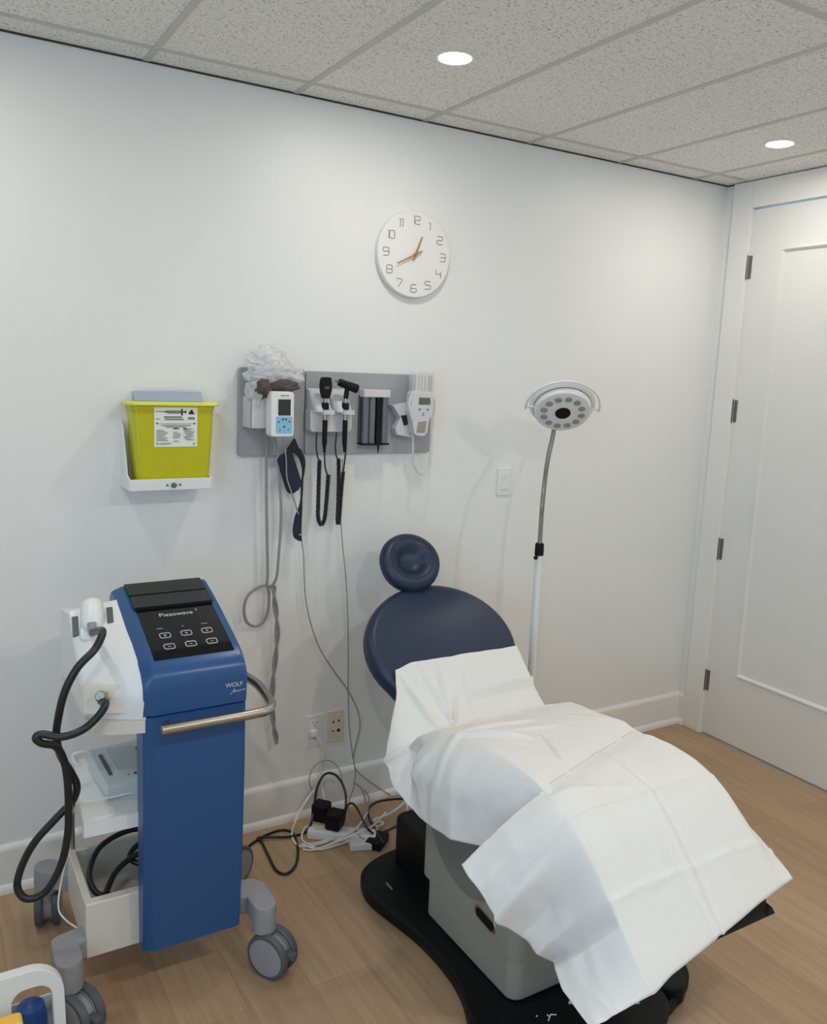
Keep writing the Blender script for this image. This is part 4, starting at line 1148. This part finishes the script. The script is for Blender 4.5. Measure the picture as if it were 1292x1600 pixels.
# legs with casters
def caster(x, y, armx, army, ang, swivel, poly=None):
    """grey leg from (armx, army) out to the stem at (x, y) carrying a twin wheel"""
    d = V((x - armx, y - army, 0)); L_ = d.length; d.normalize(); s = V((-d.y, d.x, 0))
    w = MB()
    a = V((armx, army, 0)); e = V((x, y, 0))
    pts = [a + s * .032, a - s * .032] + [e + (d * math.cos(t) - s * math.sin(t)) * .034 for t in [PI / 2 - PI * k / 8 for k in range(9)]]
    if poly:
        k0, k1 = poly
        pts = [V(p + (0,)) for p in k0] + [e + V((math.cos(t), math.sin(t), 0)) * .034 for t in [math.radians(q) for q in (range(180, 361, 20) if k1 > 0 else range(360, 179, -20))]]
    w.prism([(p.x, p.y) for p in pts], 'z', .148, .206, .008, 2)
    w.cyl((x, y, .126), (x, y, .165), .033, .035, 28)
    arm = w.build('caster_arm', 'grey', mc)
    wd = V((math.cos(swivel), math.sin(swivel), 0)); wa = V((-wd.y, wd.x, 0))    # rolling direction, axle
    c = V((x, y, 0)) + wd * .030 + V((0, 0, .0645))
    w = MB()
    for sg in (1, -1):
        w.lathe([(.053, .012), (.060, .012), (.0645, .016), (.0645, .030), (.062, .034), (.053, .035)], c, wa * sg, 40, closed=True)
    w.build('tyre', 'dgrey', arm)
    w = MB()
    for sg in (1, -1): w.lathe([(0, .010), (.054, .010), (.054, .0345), (.050, .0365), (0, .037)], c, wa * sg, 36)
    w.build('wheel_disc', 'grey', arm)
    w = MB().lathe([(0, -.010), (.048, -.010), (.048, .010), (0, .010)], c, wa, 30)
    w.cyl((x, y, .09), (x, y, .13), .018, n=18)
    w.build('fork', 'grey', arm)
    tb3 = frame(c + wd * .055 + V((0, 0, .012)), wd, V((0, 0, 1)))
    MB().box(-.025, .022, -.008, .006, -.012, .012, .004, 2, xf=tb3).build('brake_tab', 'dgrey', arm)
    return arm
caster(-2.461, -.718, -2.50, -.56, 0, math.radians(-58), ([(-2.426, -.622), (-2.450, -.588), (-2.56, -.575), (-2.56, -.655), (-2.496, -.668)], 1))
caster(-2.972, -.706, -2.86, -.60, 0, math.radians(-60), ([(-3.003, -.612), (-2.985, -.600), (-2.90, -.583), (-2.90, -.648), (-2.938, -.655)], -1))
caster(-2.965, -.255, -2.87, -.34, 0, math.radians(78))
caster(-2.43, -.30, -2.56, -.40, 0, math.radians(30))

# printer on the shelf
pt = thing('small_printer', 'pale grey small printer lying on the machine shelf', 'printer', (-2.78, -.47, .533))
xf = Matrix.Translation((-2.775, -.46, .533)) @ Matrix.Rotation(math.radians(4), 4, 'Z')
MB().prism([(-.105, 0), (-.105, .034), (-.095, .042), (.085, .062), (.10, .058), (.10, 0)], 'x', -.078, .10, .004, 2, xf=xf).build('printer_body', mat('cool_white_plastic', (205, 214, 216), .4), pt)
sl = frame(xf @ V((0, -.005, .0535)), xf.to_3x3() @ V((1, 0, 0)), xf.to_3x3() @ V((0, .18, .02)))
MB().prism(rrect(-.038, .032, -.050, .072, .004), 'z', -.004, .003, .0015, 1, xf=sl).build('paper_lid', mat('cool_grey_lid', (188, 200, 206), .4), pt)
for x in (-.056, .046):
    MB().prism(rrect(x - .005, x + .005, -.055, .055, .002), 'z', -.004, .0012, xf=sl).build('side_slot', 'dgrey', pt, wn=False)
for x, r in ((.004, .0045), (-.014, .003), (.022, .003)):
    MB().cyl(sl @ V((x, -.072, -.003)), sl @ V((x, -.072, .0015)), r, n=12).build('button', 'dgrey' if r > .004 else 'grey', pt)
cbl = MB().tube([(-2.75, -.60, .545), (-2.79, -.61, .560), (-2.84, -.60, .556), (-2.89, -.58, .546), (-2.918, -.56, .536), (-2.928, -.50, .46), (-2.93, -.46, .36), (-2.955, -.47, .26), (-2.968, -.52, .225), (-2.955, -.56, .212), (-2.935, -.60, .209)], .0024, 8, 8).build('printer_cable', 'wcable', wn=False)
tag(cbl, 'thin white cable looping from the printer shelf down past the storage box', 'cable')

# coil of black cable in the lower box
w = MB()
w.tube([(-2.66, -.42, .32), (-2.75, -.40, .335), (-2.84, -.43, .325), (-2.884, -.50, .30), (-2.885, -.57, .285), (-2.86, -.60, .272)], .008, 10, 8)
w.tube([(-2.66, -.52, .318), (-2.74, -.50, .318), (-2.81, -.52, .30), (-2.85, -.57, .28), (-2.862, -.605, .268), (-2.80, -.60, .262), (-2.70, -.57, .27)], .008, 10, 8)
w.tube([(-2.64, -.46, .30), (-2.73, -.44, .31), (-2.77, -.47, .29), (-2.72, -.50, .27), (-2.64, -.50, .27)], .008, 10, 8)
w = w.build('coiled_cable', 'hose', wn=False); tag(w, 'black cable coiled inside the open storage box of the machine', 'cable')
COIL = w
MB().box(-2.878, -2.845, -.620, -.596, .255, .285, .003).build('cable_plug', 'black', COIL)

# handpiece in its holder with hose to the connector
hs = thing('handpiece', 'white handpiece with a black hose resting in the machine holder', 'handpiece', hp_c)
hm = frame(hp_c + V((0, 0, .012)), V((1, -.2, 0)), V((0, .75, .65)))
rows = []
for yy, wx, hh in [(-.034, .012, .010), (-.031, .021, .020), (-.020, .028, .029), (.0, .030, .033), (.022, .030, .034), (.042, .029, .031), (.054, .025, .024), (.060, .014, .014)]:
    rows.append([hm @ V((wx * math.cos(t), yy, max(-.004, hh * math.sin(t) * 1.0))) for t in [2 * PI * k / 24 for k in range(24)]])
MB().loft(rows).build('handpiece_body', 'white', hs, sharp=60)
s0 = hm @ V((.0, -.028, .018))
MB().cyl(hm @ V((0, -.022, .018)), hm @ V((.002, -.050, .012)), .0125, .010, 18).build('strain_relief', 'grey', hs)
sp = cp + cn * .034
DEP = {}
def hz_(u, v, yy): return at(u, v, y=yy)
hose = [hm @ V((.001, -.046, .013)), at(161, 985, y=-.70), at(150, 1012, y=-.73), at(122, 1042, y=-.75), at(102, 1080, y=-.75), at(92, 1120, y=-.74), at(89, 1150, y=-.72), at(96, 1180, y=-.70), at(112, 1206, y=-.69), at(121, 1228, y=-.68), at(114, 1250, y=-.675), at(88, 1278, y=-.67), at(55, 1315, y=-.66), at(35, 1352, y=-.65), at(28, 1385, y=-.65), at(43, 1403, y=-.66), at(72, 1392, y=-.67), at(96, 1350, y=-.68), at(107, 1300, y=-.69), at(108, 1255, y=-.70), at(106, 1215, y=-.71), at(100, 1185, y=-.715), at(88, 1165, y=-.735), at(66, 1160, y=-.75), at(57, 1152, y=-.75), at(66, 1146, y=-.75), at(98, 1150, y=-.77), at(130, 1139, y=-.77), at(155, 1117, y=-.765), at(166, 1098, y=-.755), sp + (xf := frame(cp, cu_, V((0, .35, 1)))).to_3x3() @ V((.002, -.012, .0)), sp]
MB().tube(hose, .0092, 12, 8).build('hose', 'hose', hs, wn=False)
MB().lathe([(0, 0), (.013, 0), (.013, .016), (.010, .020), (0, .020)], cp + cn * .022, cn, 20).build('hose_plug', 'chrome', hs)

# ------------------------------------------------------------------ power strip, plugs, cables on the floor
ps = thing('power_strip', 'white power strip on the floor under the wall outlet', 'power strip', (-1.98, -.22, 0))
pa, pb_ = V((-2.04, -.165, 0)), V((-1.90, -.265, 0))
px_ = (pb_ - pa).normalized()
xf = frame((pa + pb_) / 2, px_, V((0, 0, 1)))
xf = frame((pa + pb_) / 2, px_, V((-px_.y, px_.x, 0)))
MB().box(-.125, .125, -.028, .028, 0, .034, .006, 2, xf=xf).build('strip_body', 'white', ps)
for k in range(5): MB().box(-.098 + k * .045, -.068 + k * .045, -.017, .017, .033, .0355, .001, 1, xf=xf).build('strip_socket', 'offwhite', ps)
def adapter(u, v, z, dims, rot, label):
    c = at(u, v, z=z)
    m_ = Matrix.Translation(c) @ Matrix.Rotation(rot, 4, 'Z')
    t = MB().box(-dims[0], dims[0], -dims[1], dims[1], -dims[2], dims[2], .008, 3, xf=m_).build('power_adapter', 'black')
    tag(t, label, 'power adapter')
adapter(503, 1266, .075, (.028, .030, .034), .7, 'black power adapter standing on the strip nearest the wall outlet')
adapter(524, 1279, .068, (.030, .028, .032), .7, 'black power adapter on the strip, in front of the other one')
ab_ = MB().box(-.045, .045, -.03, .03, 0, .03, .005, 2, xf=Matrix.Translation(at(590, 1318, z=.0)) @ Matrix.Rotation(.7, 4, 'Z')).build('power_brick', 'black'); tag(ab_, 'flat black power brick lying against the base of the exam chair', 'power adapter')
ab_ = MB().box(-.045, .045, -.028, .028, 0, .026, .005, 2, xf=Matrix.Translation(at(566, 1322, z=0)) @ Matrix.Rotation(-.35, 4, 'Z')).build('power_brick', 'offwhite'); tag(ab_, 'pale power brick lying among the cables before the chair base', 'power adapter')
pl_ = thing('wall_plug', 'white plug in the lower socket of the duplex outlet', 'plug', at(490, 1146, y=-.02))
c = at(490, 1144, y=-.016)
MB().box(c.x - .014, c.x + .014, -.032, -.008, c.z - .012, c.z + .014, .005, 2).build('plug_body', 'white', pl_)
MB().tube([(c.x + .006, -.026, c.z - .008), (c.x + .016, -.03, c.z - .02), at(503, 1166, y=-.035), at(506, 1184, y=-.035), at(503, 1206, y=-.04), at(505, 1235, y=-.06), at(512, 1262, y=-.12), at(520, 1280, y=-.17)], .0032, 8, 6).build('plug_cord', 'wcable', pl_, wn=False)
def cable(pts, r, m, label, name='power_cable'):
    o = MB().tube(pts, r, 8, 8).build(name, m, wn=False); tag(o, label, 'cable'); return o
def fl(u, v, z=.006): return at(u, v, z=z)
# black cable from the machine, curling then up to the strip
cable([V((-2.50, -.36, .10)), V((-2.44, -.30, .03)), fl(385, 1326), fl(402, 1312), fl(418, 1303), fl(440, 1296), fl(458, 1300), fl(466, 1322), fl(463, 1350), fl(448, 1364), fl(432, 1358), fl(420, 1335), fl(410, 1315), fl(404, 1308, .012), fl(430, 1307, .013), fl(455, 1306), fl(478, 1299),
       at(488, 1282, y=-.14), at(492, 1255, y=-.11), at(497, 1228, y=-.10), at(508, 1209, y=-.10), at(522, 1208, y=-.11), at(534, 1220, y=-.13), at(541, 1240, y=-.16), at(541, 1260, y=-.19), at(538, 1275, y=-.21)], .0048, 'hose', 'black power cable that loops on the floor from the blue machine to the strip')
cable([at(538, 1282, y=-.23), at(542, 1262, y=-.23), at(548, 1254, y=-.23), at(556, 1258, y=-.24), at(565, 1274, y=-.26), at(575, 1293, y=-.30), fl(588, 1305, .02), fl(602, 1316, .015)], .0042, 'hose', 'short black cable arching from the strip to the brick by the chair base')
cable([fl(600, 1318, .03), fl(585, 1292, .03), fl(577, 1275, .03), fl(577, 1262, .03), fl(590, 1252, .03), fl(612, 1248, .03), fl(640, 1246, .03), fl(660, 1240, .03)], .0046, 'hose', 'black cable curving behind the chair base towards the lamp')
cable([fl(592, 1302), fl(615, 1292), fl(640, 1280), fl(655, 1270)], .0035, 'hose', 'thin black cable lying straight along the edge of the chair base')
cable([at(492, 1233, y=-.05), at(478, 1252, y=-.07), at(464, 1278, y=-.11), fl(457, 1303), fl(464, 1318), fl(475, 1322), fl(500, 1318), fl(530, 1306, .012), fl(550, 1296, .03)], .0042, 'wcable', 'white cable making the widest loop left of the power strip')
cable([fl(556, 1292, .03), fl(530, 1303, .01), fl(500, 1315), fl(480, 1317), fl(472, 1307), fl(478, 1292, .01), fl(490, 1288, .02), fl(508, 1284, .04)], .0040, 'wcable', 'white cable making the inner loop left of the power strip')
cable([fl(472, 1318, .012), fl(500, 1326), fl(530, 1318), fl(560, 1308), fl(585, 1294, .012), fl(600, 1285, .02), fl(585, 1280, .03), fl(610, 1270, .03), fl(634, 1252, .03)], .0042, 'wcable', 'white cable running from the loops towards the rear of the chair')
cable([fl(548, 1294, .03), fl(556, 1303, .014), fl(562, 1312), fl(575, 1306, .01), fl(590, 1296, .016), fl(584, 1280, .02)], .0034, 'wcable', 'short white cable bent over the pale power brick')
cable([at(488, 1234, y=-.04), at(484, 1218, y=-.04), at(490, 1199, y=-.04), at(505, 1188, y=-.04), at(522, 1190, y=-.05), at(533, 1205, y=-.07), at(537, 1225, y=-.10)], .0020, 'thin', 'thin grey cable arching in front of the baseboard', 'signal_cable')
cable([at(553, 1221, y=-.06), at(565, 1230, y=-.08), at(571, 1245, y=-.10), at(572, 1262, y=-.14), at(568, 1280, y=-.2), fl(575, 1298, .03)], .0034, 'greyhose', 'grey cable dropping from the baseboard behind the bricks', 'signal_cable')
cable([at(570, 1232, y=-.05), at(577, 1246, y=-.08), at(575, 1266, y=-.14), at(572, 1284, y=-.2), fl(584, 1300, .03)], .0030, 'greyhose', 'grey cable right beside the one dropping from the baseboard', 'signal_cable')
cable([at(636, 1252, y=-.16), at(638, 1268, y=-.22), fl(640, 1283, .012)], .0034, 'wcable', 'short white cable end hanging beside the sheet hem')
cable([fl(575, 1268, .05), fl(560, 1290, .05), fl(540, 1305, .03), fl(515, 1318), fl(495, 1324), fl(484, 1318)], .0034, 'wcable', 'white cable crossing over the front of the power strip')
cable([fl(604, 1268, .03), fl(585, 1288, .04), fl(560, 1300, .045), fl(535, 1311, .02), fl(510, 1321), fl(490, 1327), fl(474, 1326)], .0036, 'wcable', 'white cable lying nearest the viewer below the strip')
cable([at(546, 1262, y=-.12), fl(552, 1285, .05), fl(562, 1305, .03), fl(580, 1312, .02), fl(597, 1300, .02)], .003, 'greyhose', 'grey cable bent round the end of the power strip', 'signal_cable')

# ------------------------------------------------------------------ caddy in the foreground
cd = thing('plastic_caddy', 'white plastic carry caddy with a rounded handle in the near left corner', 'caddy', (-3.19, -.84, 0))
yh = -.84
X0, X1, ZT = -3.40, at(106, 1592, y=-.853).x - .004, .308
w = MB()
outer = [(X0, .02), (X0, ZT - .06)] + [(X0 + .06 - .06 * math.cos(t), ZT - .06 + .06 * math.sin(t)) for t in [PI / 2 * k / 6 for k in range(1, 7)]] + \
        [(X1 - .075 + .075 * math.sin(t), ZT - .075 + .075 * math.cos(t)) for t in [PI / 2 * k / 8 for k in range(0, 9)]] + [(X1 + .004, .02)]
HX0 = at(19, 1575, y=-.853).x
def plate_hole():
    bm = bmesh.new()
    hole = [(HX0, .06), (HX0, ZT - .076)] + [(HX0 + .030 - .030 * math.cos(t), ZT - .076 + .032 * math.sin(t)) for t in [PI / 2 * k / 6 for k in range(1, 7)]] + [(X1 - .026 - .034 + .034 * math.sin(t), ZT - .078 + .034 * math.cos(t)) for t in [PI / 2 * k / 6 for k in range(0, 7)]] + [(X1 - .022, .06)]
    fs = []
    for yy in (yh - .013, yh + .013):
        vo = [bm.verts.new((p[0], yy, p[1])) for p in outer]; vi = [bm.verts.new((p[0], yy, p[1])) for p in hole]
        es = [bm.edges.new((a[i], a[(i + 1) % len(a)])) for a in (vo, vi) for i in range(len(a))]
        bmesh.ops.triangle_fill(bm, edges=es, use_beauty=True)
        fs.append((vo, vi))
    for k in (0, 1):
        A, B = fs[0][k], fs[1][k]
        for i in range(len(A)): bm.faces.new((A[i], A[(i + 1) % len(A)], B[(i + 1) % len(B)], B[i]))
    bmesh.ops.recalc_face_normals(bm, faces=bm.faces[:])
    w = MB(); w._merge(bm, .009, 3, ang=50)
    return w
plate_hole().build('handle_panel', 'white', cd, sharp=60)
w = MB()
w.box(X0, X1, -.97, -.71, 0, .012, .003)
for a in ((X0, X0 + .006, -.97, -.71), (X1 - .006, X1, -.97, -.71), (X0, X1, -.97, -.964), (X0, X1, -.716, -.71)):
    w.box(*a, 0, .13, .002)
w.build('tray', 'white', cd)
bt = thing('spray_bottle', 'blue plastic bottle seen through the handle of the white caddy', 'bottle', (-3.075, -.765, .012))
MB().lathe([(0, .012), (.034, .012), (.036, .02), (.036, .13), (.030, .155), (.016, .165), (0, .165)], (-3.068, -.766, 0), (0, 0, 1), 32).build('bottle_body', 'bluecap', bt)
yb = thing('yellow_pack', 'yellow packet in the front compartment of the white caddy', 'packet', (-3.13, -.90, .012))
MB().box(-3.20, -3.098, -.93, -.885, .012, .245, .01, 3).build('packet_body', 'amber', yb)

# ------------------------------------------------------------------ light
world = bpy.data.worlds.new('daylight'); scene.world = world; world.use_nodes = True
bg = world.node_tree.nodes['Background']; bg.inputs[0].default_value = (.40, .69, 1, 1); bg.inputs[1].default_value = 4.6
pl = bpy.data.lights.new('window_portal', 'AREA'); pl.shape = 'RECTANGLE'; pl.size = WY1 - WY0; pl.size_y = WZ1 - WZ0; pl.cycles.is_portal = True
po = bpy.data.objects.new('window_portal', pl); COL.objects.link(po)
po.matrix_world = frame((XL - .10, (WY0 + WY1) / 2, (WZ0 + WZ1) / 2), (0, 1, 0), (0, 0, 1)) @ Matrix.Rotation(PI, 4, 'Y')

vs = scene.view_settings
vs.view_transform = 'Standard'; vs.look = 'None'; vs.gamma = 1; vs.use_curve_mapping = False; vs.exposure = -.08
scene.cycles.max_bounces = 8
scene.cycles.diffuse_bounces = 6
scene.cycles.sample_clamp_indirect = 6
scene.cycles.use_denoising = True
